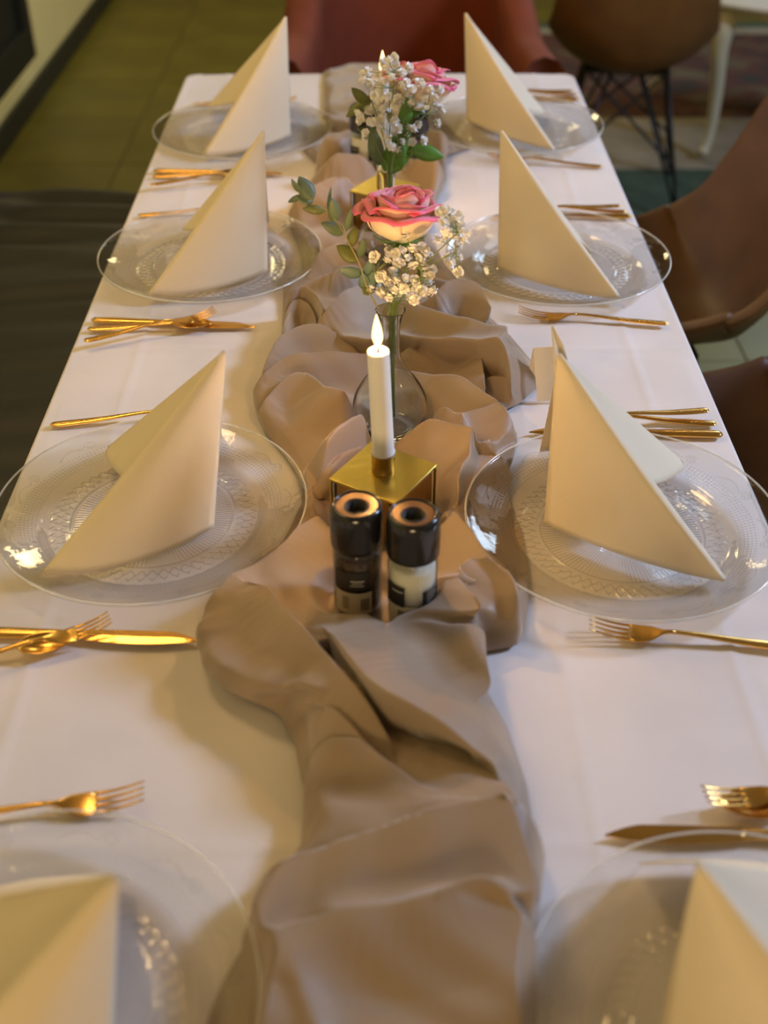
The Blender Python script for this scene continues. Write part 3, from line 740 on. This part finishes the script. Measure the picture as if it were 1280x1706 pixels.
# ------------------------------------------------------------------ candle holders and candles
def flame(parent, z, h=.034, power=1.3):
    prof = [(.0004, 0), (.0034, .0035), (.0051, .009), (.0050, .014), (.0038, .021), (.0020, .028), (.0002, h)]
    o = MB().lathe(prof, 20, (0, 0, z), True, True).build('flame', M_['flame'], parent)
    l = light('candle_light', 'POINT', (0, 0, z+.014), power, (1, .56, .20), radius=.006); l.parent = parent
    return o
def holder(c, corner_px, side, h, label, topz):
    """square brass box, slits at its corners, candle socket on top"""
    L, Fp = P(*corner_px[0], topz), P(*corner_px[1], topz); rz = math.atan2(Fp.y-L.y, Fp.x-L.x)
    b = TZ+.0085; t = empty('candle_holder', label, 'candle holder', (c.x, c.y, b), rz, 'square brass candle holders'); s = side/2; H = topz-b
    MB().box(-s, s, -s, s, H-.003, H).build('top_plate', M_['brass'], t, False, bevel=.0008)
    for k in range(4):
        o = MB().box(-s+.0095, s-.0095, -s+.0005, -s+.0025, .002, H-.0032).build('side_panel', M_['brass_runner_reflection'], t, False, bevel=.0005); o.rotation_euler = (0, 0, k*math.pi/2)
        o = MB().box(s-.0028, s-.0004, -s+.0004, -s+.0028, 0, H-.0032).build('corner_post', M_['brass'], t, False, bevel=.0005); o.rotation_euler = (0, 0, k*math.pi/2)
    MB().box(-s+.004, s-.004, -s+.004, s-.004, .001, H-.0035).build('slit_shade_core', M_['slit'], t, False)  # dark core, painted shade seen through the corner slits
    MB().lathe([(.0118, H), (.0122, H+.002), (.0118, H+.003), (.0118, H+.021), (.0124, H+.022), (.0112, H+.022), (.0110, H+.004)], 40).build('socket', M_['brass_dark'], t)
    return t, H
def candle(base, h, lean, label, power, group='burning white candles'):
    t = empty('candle', label, 'candle', base, 0, group); t.rotation_euler = (lean[0], lean[1], 0)
    MB().lathe([(.0090, -.012), (.0100, 0), (.0119, .0015), (.0121, .003), (.0112, .005), (.0108, h*.5), (.0106, h-.003), (.0100, h-.0006), (.0085, h), (.006, h-.0015), (.0005, h-.0025)], 48, (0, 0, 0), True, True).build('wax_body', M_['wax'], t)
    MB().tube([(0, 0, h-.004), (.0002, 0, h+.003), (.001, 0, h+.0075)], .0008, 6).build('wick', M_['wick'], t)
    flame(t, h+.0035, power=power)
    return t
top1 = TZ+.066
L1 = P(549, 793, top1); F1 = P(662, 835, top1); R1 = P(731, 767, top1)
bc1 = P(639, 785, top1); side = (L1-F1).length
h1, HH = holder(bc1, ((549, 793), (662, 835)), max(.07, min(.084, side)), .06, 'square brass candle holder directly behind the salt and pepper mills', top1)
def hgt(b, py):                                # height above base whose pixel row is py
    for k in range(4000):
        z = b.z+k*.0002; v = Vector((b.x, b.y, z-CAMZ)); c = RM.transposed() @ v
        if 853-F*c.y/(-c.z) <= py: return k*.0002
    return .1
cb = bc1.copy(); cb.z = top1+.0215
candle(cb, max(.11, hgt(cb, 583)), (0, math.radians(-2.4)), 'burning white candle on the brass holder just behind the mills', 8.5)
top2 = TZ+.066
bc2 = P(641, 312, top2)
h2, _ = holder(bc2, ((549, 793), (662, 835)), .078, .06, 'square brass candle holder behind the farther vase', top2)
cb2 = bc2.copy(); cb2.z = top2+.0215
candle(cb2, max(.14, hgt(cb2, 128)), (0, math.radians(-1.0)), 'burning white candle hidden behind the far bouquet, only flame showing', 6.5)

# ------------------------------------------------------------------ salt and pepper mills
def patch(mb, r, a0, a1, z0, z1, n=14):
    mb.grid([[(r*math.cos(lerp(a0, a1, i/n)), r*math.sin(lerp(a0, a1, i/n)), z) for i in range(n+1)] for z in (z0, z1)])
def mill(pos, H, kind, label, rz=0, group=None):
    t = empty('spice_mill', label, 'mill', (pos.x, pos.y, TZ+.0085), rz, group or 'pepper and salt mills'); k = H/.130; t.scale = (1.07, 1.07, 1)
    h1 = .083*k
    MB().lathe([(.019, 0), (.0212, .002), (.0215, .006), (.0215, h1-.012), (.0205, h1-.005), (.0185, h1), (.0165, h1), (.0195, h1-.006), (.0203, h1-.013), (.0203, .006), (.018, .003)], 48).build('jar', M_['jar'], t)
    MB().lathe([(.0005, .0035), (.0175, .0035), (.0198, .006), (.0198, h1*.80), (.017, h1*.84), (.0005, h1*.83)], 40).build('filling', M_['pepper' if kind == 'pepper' else 'salt'], t)
    MB().lathe([(.0195, h1-.001), (.0225, h1), (.0228, h1+.004), (.0228, H-.012), (.0222, H-.005), (.0205, H-.0015), (.0185, H-.0005), (.0180, H-.003)], 56).build('cap', M_['black'], t)
    MB().lathe([(.0180, H-.003), (.0165, H-.0015), (.0140, H-.0045), (.0125, H-.0030), (.0108, H-.0042)], 56).build('grinder_ring', M_['copper'], t)
    MB().lathe([(.0108, H-.0042), (.0096, H-.003), (.0085, H-.012), (.0003, H-.013)], 40).build('grinder_mouth', M_['blackmat'], t)
    r = .0218; r2 = .0220; c = -math.pi/2
    if kind == 'pepper':
        mb = MB(); patch(mb, r, c-1.05, c+.55, h1*.46, h1*.74); mb.build('front_label', M_['label_black'], t)
        mb = MB(); patch(mb, r, c-1.0, c+.62, h1*.08, h1*.42); mb.build('lower_label', M_['label_cream'], t)
        mb = MB(); patch(mb, r2, c-.25, c+.30, h1*.60, h1*.615); patch(mb, r2, c-.20, c+.22, h1*.565, h1*.575); patch(mb, r2, c-.28, c+.28, h1*.53, h1*.54); mb.build('label_print', M_['print'], t)
        mb = MB()
        for q in range(7): patch(mb, r2, c+.16+q*.05, c+.16+q*.05+(.02 if q % 2 else .032), h1*.14, h1*.33, 2)
        for q in range(5): patch(mb, r2, c-.62, c-.32, h1*(.17+.04*q), h1*(.185+.04*q), 4)
        mb.build('barcode', M_['print_dark'], t)
    else:
        mb = MB(); patch(mb, r, c-1.35, c-.42, h1*.36, h1*.66); mb.build('left_label', M_['label_black'], t)
        mb = MB(); patch(mb, r, c+.30, c+1.35, h1*.32, h1*.60); mb.build('right_label', M_['label_black'], t)
        mb = MB(); patch(mb, r, c-1.2, c+.1, h1*.06, h1*.38); mb.build('lower_label', M_['label_cream'], t)
        mb = MB()
        for q in range(5): patch(mb, r2, c+.5, c+1.1-(q % 2)*.15, h1*(.60-.045*q), h1*(.61-.045*q), 5)
        patch(mb, r2, c-1.0, c-.5, h1*.58, h1*.595); mb.build('label_print', M_['print'], t)
        mb = MB()
        for q in range(6): patch(mb, r2, c-.7+q*.05, c-.7+q*.05+(.02 if q % 2 else .032), h1*.12, h1*.31, 2)
        mb.build('barcode', M_['print_dark'], t)
    return t
for (pos, kind, lab, top, g) in ((mill_pos[0], 'pepper', 'pepper mill with black cap and dark peppercorns, left one of the near pair', 838, None), (mill_pos[1], 'salt', 'salt mill with black cap and white filling, right one of the near pair', 852, None),
        (mill2_pos[0], 'salt', 'salt mill with black cap behind the far bouquet, left of its vase', 205, None), (mill2_pos[1], 'pepper', 'dark pepper mill behind the far bouquet, right of its vase', 212, None)):
    b = Vector((pos.x, pos.y, TZ+.0085)); mill(pos, min(.15, max(.11, hgt(b, top))), kind, lab, random.uniform(-.1, .1), g)

# ------------------------------------------------------------------ vases
def vase(pos, topy, label):
    b = Vector((pos.x, pos.y, TZ+.0085)); H = hgt(b, topy)
    t = empty('glass_vase', label, 'vase', b, 0, 'bulb shaped glass vases')
    k = H/.17
    out = [(.001, 0), (.022, 0), (.027, .002), (.036, .014*k), (.0415, .030*k), (.0425, .040*k), (.040, .054*k), (.031, .072*k), (.020, .088*k), (.0135, .102*k), (.0108, .118*k), (.0105, .135*k), (.0118, .155*k), (.0150, .168*k), (.0165, .170*k)]
    inn = [(.0150, .1695*k), (.0135, .166*k), (.0102, .154*k), (.0088, .135*k), (.0092, .118*k), (.0118, .103*k), (.0180, .089*k), (.0288, .073*k), (.0375, .054*k), (.0398, .040*k), (.0388, .030*k), (.033, .016*k), (.024, .008*k), (.001, .006*k)]
    def sm(p, n=4): return [(max(.0005, v.x), v.y) for v in spline([Vector((r, z, 0)) for r, z in p], n*(len(p)-1)+1)]
    MB().lathe(sm(out)+sm(inn), 64, (0, 0, 0)).build('glass_body', M_['glass'], t)
    return b, H
vb1, vh1 = vase(vase_pos[0], 516, 'clear glass bulb vase with a rose behind the near candle')
vb2, vh2 = vase(vase_pos[1], 281, 'clear glass bulb vase behind the nearer rose, holding the far bouquet')

# ------------------------------------------------------------------ flowers
def floret_mesh(name, seed):
    r_ = random.Random(seed); mb = MB()
    for L, (n, tilt, rad) in enumerate([(6, -.45, .85), (7, .1, 1.0), (6, .6, .9), (5, 1.05, .75)]):
        for k in range(n):
            a = (k+r_.uniform(-.2, .2))/n*2*math.pi+L; tl = tilt+r_.uniform(-.2, .2); w = .56*rad
            d = Vector((math.cos(a)*math.cos(tl), math.sin(a)*math.cos(tl), math.sin(tl))); s = Vector((-math.sin(a), math.cos(a), 0)); up = d.cross(s)
            if up.z < 0: up = -up
            R = rad*r_.uniform(.85, 1.1)
            v = [d*.1, d*R*.55+s*w*.8+up*.1, d*R*.95+s*w*.55+up*.22, d*R*1.02+up*.12, d*R*.95-s*w*.55+up*.22, d*R*.55-s*w*.8+up*.1, d*R*.55-up*.05]
            mb.add([x*.0058 for x in v], [(0, 1, 6), (1, 2, 6), (2, 3, 6), (3, 4, 6), (4, 5, 6), (5, 0, 6)])
    mb.lathe([(.0003, -.0028), (.0016, -.0022), (.0019, 0), (.0012, .0012)], 7, (0, 0, 0), True, True)
    return mb
FL = []
def gyps(vb, vh, pts, label, ydist, rad_px):
    root = empty('gypsophila_sprig', label, 'flower', (vb.x, vb.y, vb.z+vh-.03), 0, 'sprigs of gypsophila'); o = Vector(root.location)
    fm = []
    if not FL:
        for s in range(3): FL.append(floret_mesh('floret', s).build('floret', M_['gyp'], None))
        fresh = list(FL)
    else: fresh = []
    mouth = Vector((vb.x, vb.y, vb.z+vh-.002)); stems = MB(); r_ = random.Random(3)
    hubs = []
    for k in range(9):
        q = pts[(k*7) % len(pts)]; w = PY(q[0], q[1]+26, ydist+r_.uniform(-.02, .02)); hubs.append(w)
        m2 = mouth+Vector((r_.uniform(-.008, .008), r_.uniform(-.008, .008), 0))
        stems.tube([p-o for p in spline([m2-Vector((0, 0, .05)), m2, lerp(m2, w, .55)+Vector((0, 0, .008)), w], 9)], .0007, 5)
    for i, q in enumerate(pts):
        wp = PY(q[0], q[1], ydist+r_.uniform(-.022, .022)); sc = q[2] if len(q) > 2 else 1
        f = fresh.pop() if fresh else rc(FL[i % 3]); f.parent = root
        f.location = wp-o; k = sc*r_.uniform(.88, 1.12)*rad_px; f.scale = (k, k, k)
        f.rotation_euler = (r_.uniform(.2, 1.1), r_.uniform(-.5, .5), r_.uniform(0, 6))
        h = min(hubs, key=lambda h: (h-wp).length)
        stems.tube([h-o, lerp(h, wp, .5)-o+Vector((r_.uniform(-.003, .003), 0, 0)), wp-o], .0004, 4)
    stems.build('stems', M_['stem'], root)['kind'] = 'stuff'
S = 3.37
g1 = [(622, 500), (700, 466), (690, 518, .7), (740, 485), (765, 468), (735, 530), (760, 535), (808, 508), (835, 455), (882, 440, .8), (905, 470), (722, 584), (838, 553), (870, 525), (890, 530), (905, 570), (655, 610), (632, 638, .7), (740, 636), (792, 620, .8), (843, 630), (690, 640), (665, 672, .7), (650, 702), (705, 680), (730, 690), (787, 678), (758, 705, .8), (835, 680), (935, 610, .8), (928, 645), (890, 690), (920, 702), (955, 692), (860, 715), (697, 735), (845, 748), (810, 728), (595, 677, .9), (947, 572, .8), (800, 375), (770, 655, .7), (865, 500, .8), (680, 700, .7), (880, 660, .7), (910, 600, .7),
      (995, 248), (1030, 240), (1055, 270), (1088, 275), (1007, 300), (1050, 300), (1100, 320), (1030, 368), (983, 405), (1055, 350), (1080, 380), (1085, 435), (1120, 405), (1145, 368), (1040, 500), (1045, 535), (1095, 505, .8), (1095, 585), (940, 482, .4), (930, 500, .4), (1110, 350, .8), (1020, 395, .6)]
g1 = [(440+q[0]/S, 280+q[1]/S, *(q[2:])) for q in g1]
gyps(vb1, vh1, g1, "cluster of white baby's breath below the nearer rose", vb1.y-.022, 1.18)
S2 = 5.82
g2 = [(565, 100), (455, 140), (510, 130), (580, 160), (700, 190), (720, 240), (640, 240), (520, 240), (540, 290), (590, 210), (310, 230), (260, 260), (260, 320), (330, 340), (350, 380), (460, 330), (400, 270), (550, 390), (640, 360), (680, 340), (740, 400), (690, 450), (810, 340), (910, 410), (1000, 400), (960, 490), (370, 460), (570, 450), (500, 470), (600, 500), (520, 550), (580, 560), (640, 520), (740, 530), (800, 550), (860, 500), (880, 580, .6), (965, 570), (1020, 600), (320, 610), (390, 590), (460, 600), (210, 640), (240, 700), (290, 825), (360, 740), (340, 720), (430, 760), (530, 680), (570, 710), (600, 780), (560, 830), (500, 880), (540, 970), (590, 990), (640, 910, .8), (740, 920), (700, 770), (750, 790), (800, 750), (690, 840), (845, 900), (980, 730), (430, 690), (400, 640), (770, 330), (480, 200), (840, 370), (650, 300), (450, 520)]
g2 = [(560+q[0]/S2, 80+q[1]/S2, *(q[2:])) for q in g2]
gyps(vb2, vh2, g2, "cluster of white baby's breath in the far bouquet before the flame", vb2.y-.02, 1.28)

def petal_pts(mb, a0, half, prof, wob, seed, tipcurl):
    r_ = random.Random(seed); nu, nv = 13, 12; pts = []; at = []
    for j in range(nv):
        t = j/(nv-1); r = interp(t, prof[0], prof[1]); z = interp(t, prof[0], prof[2])*(1+.10*math.sin(seed*2.3)*t); row = []
        for i in range(nu):
            s = -1+2*i/(nu-1)
            wd = half*math.sin(math.pi*min(1, .22+t*.55))**.6*(1-.0*t); shp = 1-.22*abs(s)**2.4*t
            a = a0+s*wd; rr = r*(1+.05*s)+wob*math.sin(3*s+seed)*t*t; 
            zz = z*shp+wob*.5*math.cos(4*s+seed*2)*t*t
            row.append((rr*math.cos(a), rr*math.sin(a), zz)); at.append(max(0, min(1, t**1.6*.80+.26*abs(s)**3*t+(.06 if t > .93 else 0))))
        pts.append(row)
    mb.grid(pts, a=at)
def rose(vb, vh, cpx, ydist, k, label, tilt, leaves=True):
    c = PY(cpx[0], cpx[1], ydist); root = empty('rose', label, 'flower', c, 0, 'pink edged cream roses')
    root.rotation_euler = (tilt[0], tilt[1], .4)
    tt = [0, .15, .35, .6, .85, 1]
    layers = [(3, 1.5, [.002, .004, .006, .007, .006, .005], [-.012, .000, .012, .022, .028, .029]),
              (3, 1.35, [.002, .007, .010, .012, .011, .0115], [-.015, -.004, .010, .021, .029, .030]),
              (4, 1.10, [.003, .010, .015, .018, .018, .020], [-.018, -.007, .007, .019, .028, .0285]),
              (5, .92, [.003, .013, .021, .025, .026, .029], [-.020, -.010, .004, .016, .025, .025]),
              (5, .85, [.003, .016, .026, .031, .034, .038], [-.022, -.013, .000, .012, .020, .018]),
              (5, .80, [.003, .018, .030, .036, .040, .044], [-.023, -.016, -.006, .006, .013, .009])]
    sd = 0
    for L, (n, half, rs, zs) in enumerate(layers):
        for q in range(n):
            sd += 1; mb = MB(); petal_pts(mb, q/n*2*math.pi+L*.7+random.uniform(-.12, .12), half, (tt, [r*k*random.uniform(.95, 1.06) for r in rs], [z*k*1.02 for z in zs]), .0014*k*(L > 0)*(1+L*.25), sd, 0)
            mb.build('petal', M_['petal'], root, attr=True, solid=.0006)
    for q in range(5):
        a = q/5*2*math.pi; mb = MB(); pts = []
        for t in np.linspace(0, 1, 7):
            r = .004+t*.026*k; z = -.023*k-.004*math.sin(t*3)+t*.006; w = .005*math.sin(math.pi*min(1, t*.8+.2))*(1-t)+.0004
            pts.append([(r*math.cos(a)-s*w*math.sin(a), r*math.sin(a)+s*w*math.cos(a), z) for s in (-1, 0, 1)])
        mb.grid(pts); mb.build('sepal', M_['leaf'], root, solid=.0004)
    inv = root.matrix_basis.inverted() if False else (Matrix.Translation(c) @ Euler(root.rotation_euler).to_matrix().to_4x4()).inverted()
    m = Vector((vb.x, vb.y, vb.z+vh-.01)); b = Vector((vb.x+.004, vb.y, vb.z+.02)); top = (Matrix.Translation(c) @ Euler(root.rotation_euler).to_matrix().to_4x4()) @ Vector((0, 0, -.024*k))
    MB().tube([inv @ p for p in spline([b, m+Vector((.002, 0, 0)), lerp(m, top, .5), top], 14)], .0022, 8).build('stem', M_['stem'], root)
    MB().lathe([(.0005, -.031*k), (.005*k, -.028*k), (.007*k, -.022*k), (.005*k, -.018*k)], 14, (0, 0, 0), True, True).build('calyx', M_['leaf'], root)
rose(vb1, vh1, (670, 366), vb1.y+.012, 1.04, 'cream rose with bright pink petal edges above the near candle', (math.radians(-5), math.radians(3)))
rose(vb2, vh2, (697, 150), vb2.y+.03, 1.22, "cream and pink rose half hidden behind white baby's breath in the far bouquet", (math.radians(-8), math.radians(14)))

def leaf_mesh(mb, b, t, w, curl=.12, face=None, twist=0):
    d = t-b; L = d.length; d = d.normalized(); view = (Vector((0, 0, CAMZ))-b).normalized() if face is None else face
    s = d.cross(view).normalized(); n = s.cross(d).normalized()
    s, n = s*math.cos(twist)+n*math.sin(twist), n*math.cos(twist)-s*math.sin(twist)
    pts = []
    for i in range(11):
        u = i/10; hw = w/2*math.sin(math.pi*min(1, max(.02, u**.85)))**.75
        if i in (0, 10): hw = w*.02
        pts.append([b+d*(u*L)+n*(L*curl*math.sin(math.pi*u))+s*(hw*v)-n*(abs(v)*hw*.25) for v in (-1, -.5, 0, .5, 1)])
    mb.grid(pts)
def sprig(label, stem_px, leaves, ydist, name='eucalyptus_sprig', sm='stem_brown', into=None, group=None, r=.0008):
    y0 = ydist; root = empty(name, label, 'greenery', PY(*stem_px[-1], y0), 0, group); o = Vector(root.location)
    n = len(stem_px); sp = [PY(px, py, y0-.012*math.sin(i/n*3)) for i, (px, py) in enumerate(stem_px)]
    if into is not None: sp += into
    MB().tube([p-o for p in spline(sp, 4*len(sp))], [lerp(r*.6, r*1.3, i/(4*len(sp)-1)) for i in range(4*len(sp))], 6).build('stem', M_[sm], root)
    for (bx, by, tx, ty, w, m) in leaves:
        b = PY(bx, by, y0+random.uniform(-.004, .004)); t = PY(tx, ty, y0+random.uniform(-.015, .008)); wm = w*(b-cam.location).length/F
        mb = MB(); leaf_mesh(mb, b-o, t-o, wm, random.uniform(.02, .12), (cam.location-b).normalized(), random.uniform(-.4, .4))
        mb.build('leaf', M_[m], root, solid=.0005)
ev = [(522, 333, 498, 294, 27, 'euc'), (500, 321, 486, 298, 10, 'euc'), (503, 325, 480, 337, 10, 'euc'), (522, 334, 496, 331, 20, 'euc'), (543, 351, 504, 347, 15, 'olive'), (560, 369, 552, 330, 23, 'euc'), (547, 351, 552, 310, 6, 'euc_blue'), (574, 389, 535, 371, 21, 'euc'), (577, 386, 585, 347, 12, 'euc'), (583, 411, 594, 378, 19, 'olive'), (597, 435, 561, 409, 26, 'olive'), (600, 430, 606, 399, 15, 'euc'), (605, 458, 565, 449, 20, 'euc_blue'), (610, 470, 618, 430, 17, 'euc_blue'), (612, 492, 623, 452, 22, 'euc_blue'), (610, 484, 604, 455, 20, 'euc_blue'), (622, 470, 606, 491, 22, 'olive')]
sprig('eucalyptus sprig with grey-green leaves reaching up left of the nearer rose', [(520, 332), (545, 352), (566, 376), (580, 402), (597, 435), (606, 462), (618, 492), (634, 520)], ev, vb1.y-.01, into=[Vector((vb1.x, vb1.y, vb1.z+vh1-.02)), Vector((vb1.x+.004, vb1.y, vb1.z+vh1*.35))])
lv = [(632, 276, 622, 210, 26, 'euc'), (615, 175, 560+150/S2+0, 146, 17, 'olive'), (612, 168, 577, 195, 17, 'olive'), (600, 180, 622, 158, 14, 'olive')]
sprig('dark olive leaf sprig at the left of the far bouquet', [(603, 155), (606, 180), (618, 215), (636, 262), (645, 280)], lv, vb2.y-.01, 'leaf_sprig', 'stem', [Vector((vb2.x, vb2.y, vb2.z+vh2*.4))])
lv = [(657, 292, 684, 148, 30, 'leaf'), (651, 288, 672, 235, 34, 'leaf'), (684, 248, 740, 262, 26, 'leaf'), (648, 288, 690, 248, 18, 'leaf'), (641, 286, 655, 236, 22, 'leaf')]
sprig('bright green leafy stem in the far bouquet, one leaf pointing right', [(676, 165), (668, 215), (660, 250), (652, 280)], lv, vb2.y-.004, 'leafy_stem', 'stem', [Vector((vb2.x+.002, vb2.y, vb2.z+vh2*.5))], r=.0016)

# ------------------------------------------------------------------ shell chairs
def shell_chair(loc, rz, matn, label, W=1.0, topz=.84):
    t = empty('shell_chair', label, 'chair', loc, rz, 'brown shell chairs on wire legs')
    prof = spline([Vector((0, .235, .430)), Vector((0, .20, .450)), Vector((0, .10, .445)), Vector((0, -.04, .430)), Vector((0, -.15, .445)), Vector((0, -.215, .53)), Vector((0, -.25, .66)), Vector((0, -.285, topz))], 40)
    hw = lambda v: W*interp(v, [0, .06, .3, .55, .7, .85, .95, 1], [.14, .19, .225, .24, .245, .225, .17, .08])
    curl = lambda v: interp(v, [0, .1, .3, .5, .65, .8, 1], [.0, .03, .075, .13, .12, .07, .02])
    pts = []; nu = 27
    for i, p in enumerate(prof):
        v = i/39; tg = (prof[min(i+1, 39)]-prof[max(i-1, 0)]).normalized(); nrm = Vector((0, -tg.z, tg.y)) 
        if nrm.z < 0 and nrm.y < 0: nrm = -nrm
        nrm = Vector((0, abs(tg.z), abs(tg.y)))
        pts.append([p+Vector((1, 0, 0))*(hw(v)*(math.sin(s*math.pi/2)*.35+s*.65))+nrm*(curl(v)*abs(s)**2.2) for s in np.linspace(-1, 1, nu)])
    MB().grid(pts).build('shell', M_[matn], t, solid=.022, sub=1)
    seam = [pts[i][nu//2]+Vector((0, .0, 0))+Vector((0, abs(0), .0)) for i in range(2, 38)]
    MB().tube([pts[i][2] for i in range(3, 37)], .004, 6).tube([pts[i][nu-3] for i in range(3, 37)], .004, 6).build('piping', M_[matn], t)
    feet = [(-.20, .20), (.20, .20), (.20, -.20), (-.20, -.20)]; tops = [(-.12, .10), (.12, .10), (.12, -.08), (-.12, -.08)]
    for k in range(4):
        f, tp = feet[k], tops[k]
        MB().tube([(tp[0], tp[1], .425), (f[0], f[1], .012)], .006, 8).tube([(tp[0]*.3, tp[1]*.8, .42), (f[0], f[1], .012)], .005, 8).lathe([(.010, 0), (.011, .006), (.007, .018)], 12, (f[0], f[1], 0), True, True).build('leg', M_['wire'], t)
    mb = MB()
    for k in range(4):
        a, b = feet[k], feet[(k+1) % 4]; ta, tb_ = tops[k], tops[(k+1) % 4]
        mb.tube([(lerp(a[0], ta[0], .35), lerp(a[1], ta[1], .35), .155), (tb_[0], tb_[1], .415)], .0045, 6).tube([(lerp(b[0], tb_[0], .35), lerp(b[1], tb_[1], .35), .155), (ta[0], ta[1], .415)], .0045, 6)
    mb.box(-.13, .13, -.09, .11, .408, .418)
    mb.build('cross_braces', M_['wire'], t, False)
    return t
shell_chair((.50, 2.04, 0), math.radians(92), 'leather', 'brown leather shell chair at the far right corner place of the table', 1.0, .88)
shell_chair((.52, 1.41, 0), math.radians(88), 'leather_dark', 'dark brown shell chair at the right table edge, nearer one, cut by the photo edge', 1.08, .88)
shell_chair((.76, 3.70, .0085), math.radians(-8), 'leather', 'brown shell chair seen from behind on black wire legs by the lounge table', 1.0, .84)

# ------------------------------------------------------------------ terracotta armchair at the head of the table
def armchair():
    t = empty('armchair', 'terracotta velvet armchair standing beyond the far end of the table', 'armchair', (.085, 3.30, 0), 0)
    t.scale = (.84, .84, 1.0)
    n = 40; pts = []
    # back and arms: one U-shaped roll, arms low in front
    def U(s):                                       # s -1..1, plan position
        a = s*math.pi/2*1.0
        if abs(s) < .5: q = s/.5*math.pi/2; return Vector((.33*math.sin(q), .02+.24*math.cos(q), 0))
        k = (abs(s)-.5)/.5; return Vector((math.copysign(.33+.05*k, s), .02-.46*k, 0))
    for i in range(61):
        s = -1+2*i/60; p = U(s); p2 = U(min(1, s+.02)); p1 = U(max(-1, s-.02)); tg = (p2-p1).normalized(); nr = Vector((-tg.y, tg.x, 0))
        top = .66+.20*math.cos(min(1, abs(s)/.75)*math.pi/2)**1.2; th = .055
        row = [(-th*.6, .10), (-th, .2), (-th, top-.08), (-th*1.05, top-.03), (-th*.7, top-.005), (0, top+.005), (th*.7, top-.005), (th*1.15, top-.03), (th, top-.08), (th, .2), (th*.6, .10)]
        pts.append([p+nr*a+Vector((0, 0, z)) for a, z in row])
    mb = MB(); mb.grid(pts, True); mb.f.append(tuple(range(11))); mb.f.append(tuple(60*11+k for k in range(11))[::-1])
    mb.build('back_and_arms', M_['terracotta'], t, sub=1)
    MB().box(-.27, .27, -.34, .16, .30, .46).build('seat_cushion', M_['terracotta'], t, True, bevel=.03)
    MB().box(-.28, .28, -.32, .18, .12, .295).build('seat_base', M_['terracotta'], t, True, bevel=.01)
    for x, y in ((-.27, -.27), (.27, -.27), (-.22, .16), (.22, .16)):
        MB().lathe([(.010, 0), (.017, .12)], 12, (x, y, 0), True, True).build('leg', M_['wire'], t)
armchair()

# ------------------------------------------------------------------ black bench on the left
def bench():
    x0, x1, y0, y1 = -.36, .46, -1.2, 1.25
    t = empty('upholstered_bench', 'black creased upholstered bench along the left side of the table', 'bench', (-.94, 1.36, 0))
    nx, ny = 50, 170; pts = []
    for j in range(ny+1):
        row = []; y = lerp(y0, y1, j/ny)
        for i in range(nx+1):
            x = lerp(x0, x1, i/nx)
            ex = min(i, nx-i)/nx*(x1-x0); ey = min(j, ny-j)/ny*(y1-y0); e = min(1, min(ex, ey)/.05)
            z = .40+.075*math.sqrt(1-(1-e)**2)
            wv = .010*math.sin(46*y+2.5*math.sin(3*x+5*y)+1.2*math.sin(9*x))*math.exp(-((y-1.0)/.5)**2)+.005*math.sin(71*y+3*math.sin(6*x+2*y))
            yy = y-.10*max(0, (x-.1))**2*3*(j/ny)
            row.append((x, yy, z+wv*e))
        pts.append(row)
    mb = MB(); mb.grid(pts); mb.build('seat_pad', M_['bench'], t)
    MB().box(x0+.01, x1-.01, y0+.01, y1-.06, .18, .405).build('seat_box', M_['bench'], t, False, bevel=.01)
    for sx in (x0+.05, x1-.05):
        for sy in (y0+.06, y1-.12): MB().box(sx-.02, sx+.02, sy-.02, sy+.02, 0, .18).build('leg', M_['wire'], t, False, bevel=.003)
bench()

# ------------------------------------------------------------------ cream lounge table with curved legs
def lounge_table():
    c = Vector((1.46, 4.36, .024)); t = empty('lounge_table', 'round cream table with scalloped apron and curved legs at the upper right', 'table', c)
    R, H = .56, .52
    MB().lathe([(.01, H-.022), (R-.03, H-.022), (R-.008, H-.018), (R, H-.010), (R-.004, H-.002), (R-.02, H), (.01, H)], 72).build('table_top', M_['cream_top'], t)
    r2 = R-.07; pts = []; n = 160
    for z in range(6):
        row = []
        for j in range(n):
            a = 2*math.pi*j/n; dz = .055+.028*math.cos(4*a*2+.6)+.01*math.cos(16*a)
            row.append((r2*math.cos(a), r2*math.sin(a), H-.022-dz*z/5))
        pts.append(row)
    MB().grid(pts, True).build('apron', M_['cream_paint'], t, solid=.018)
    for k in range(4):
        a = math.radians(228)+k*math.pi/2; d = Vector((math.cos(a), math.sin(a), 0))
        path = [d*(r2+o)+Vector((0, 0, z)) for o, z in ((-.01, H-.03), (.012, H-.10), (.010, H-.18), (-.012, H-.30), (-.018, .10), (-.002, .035), (.02, .012))]
        MB().tube(spline(path, 24), [interp(i/23, [0, .15, .3, .7, .9, 1], [.032, .036, .027, .017, .016, .022]) for i in range(24)], 12).build('leg', M_['cream_paint'], t)
    return c
lounge_table()
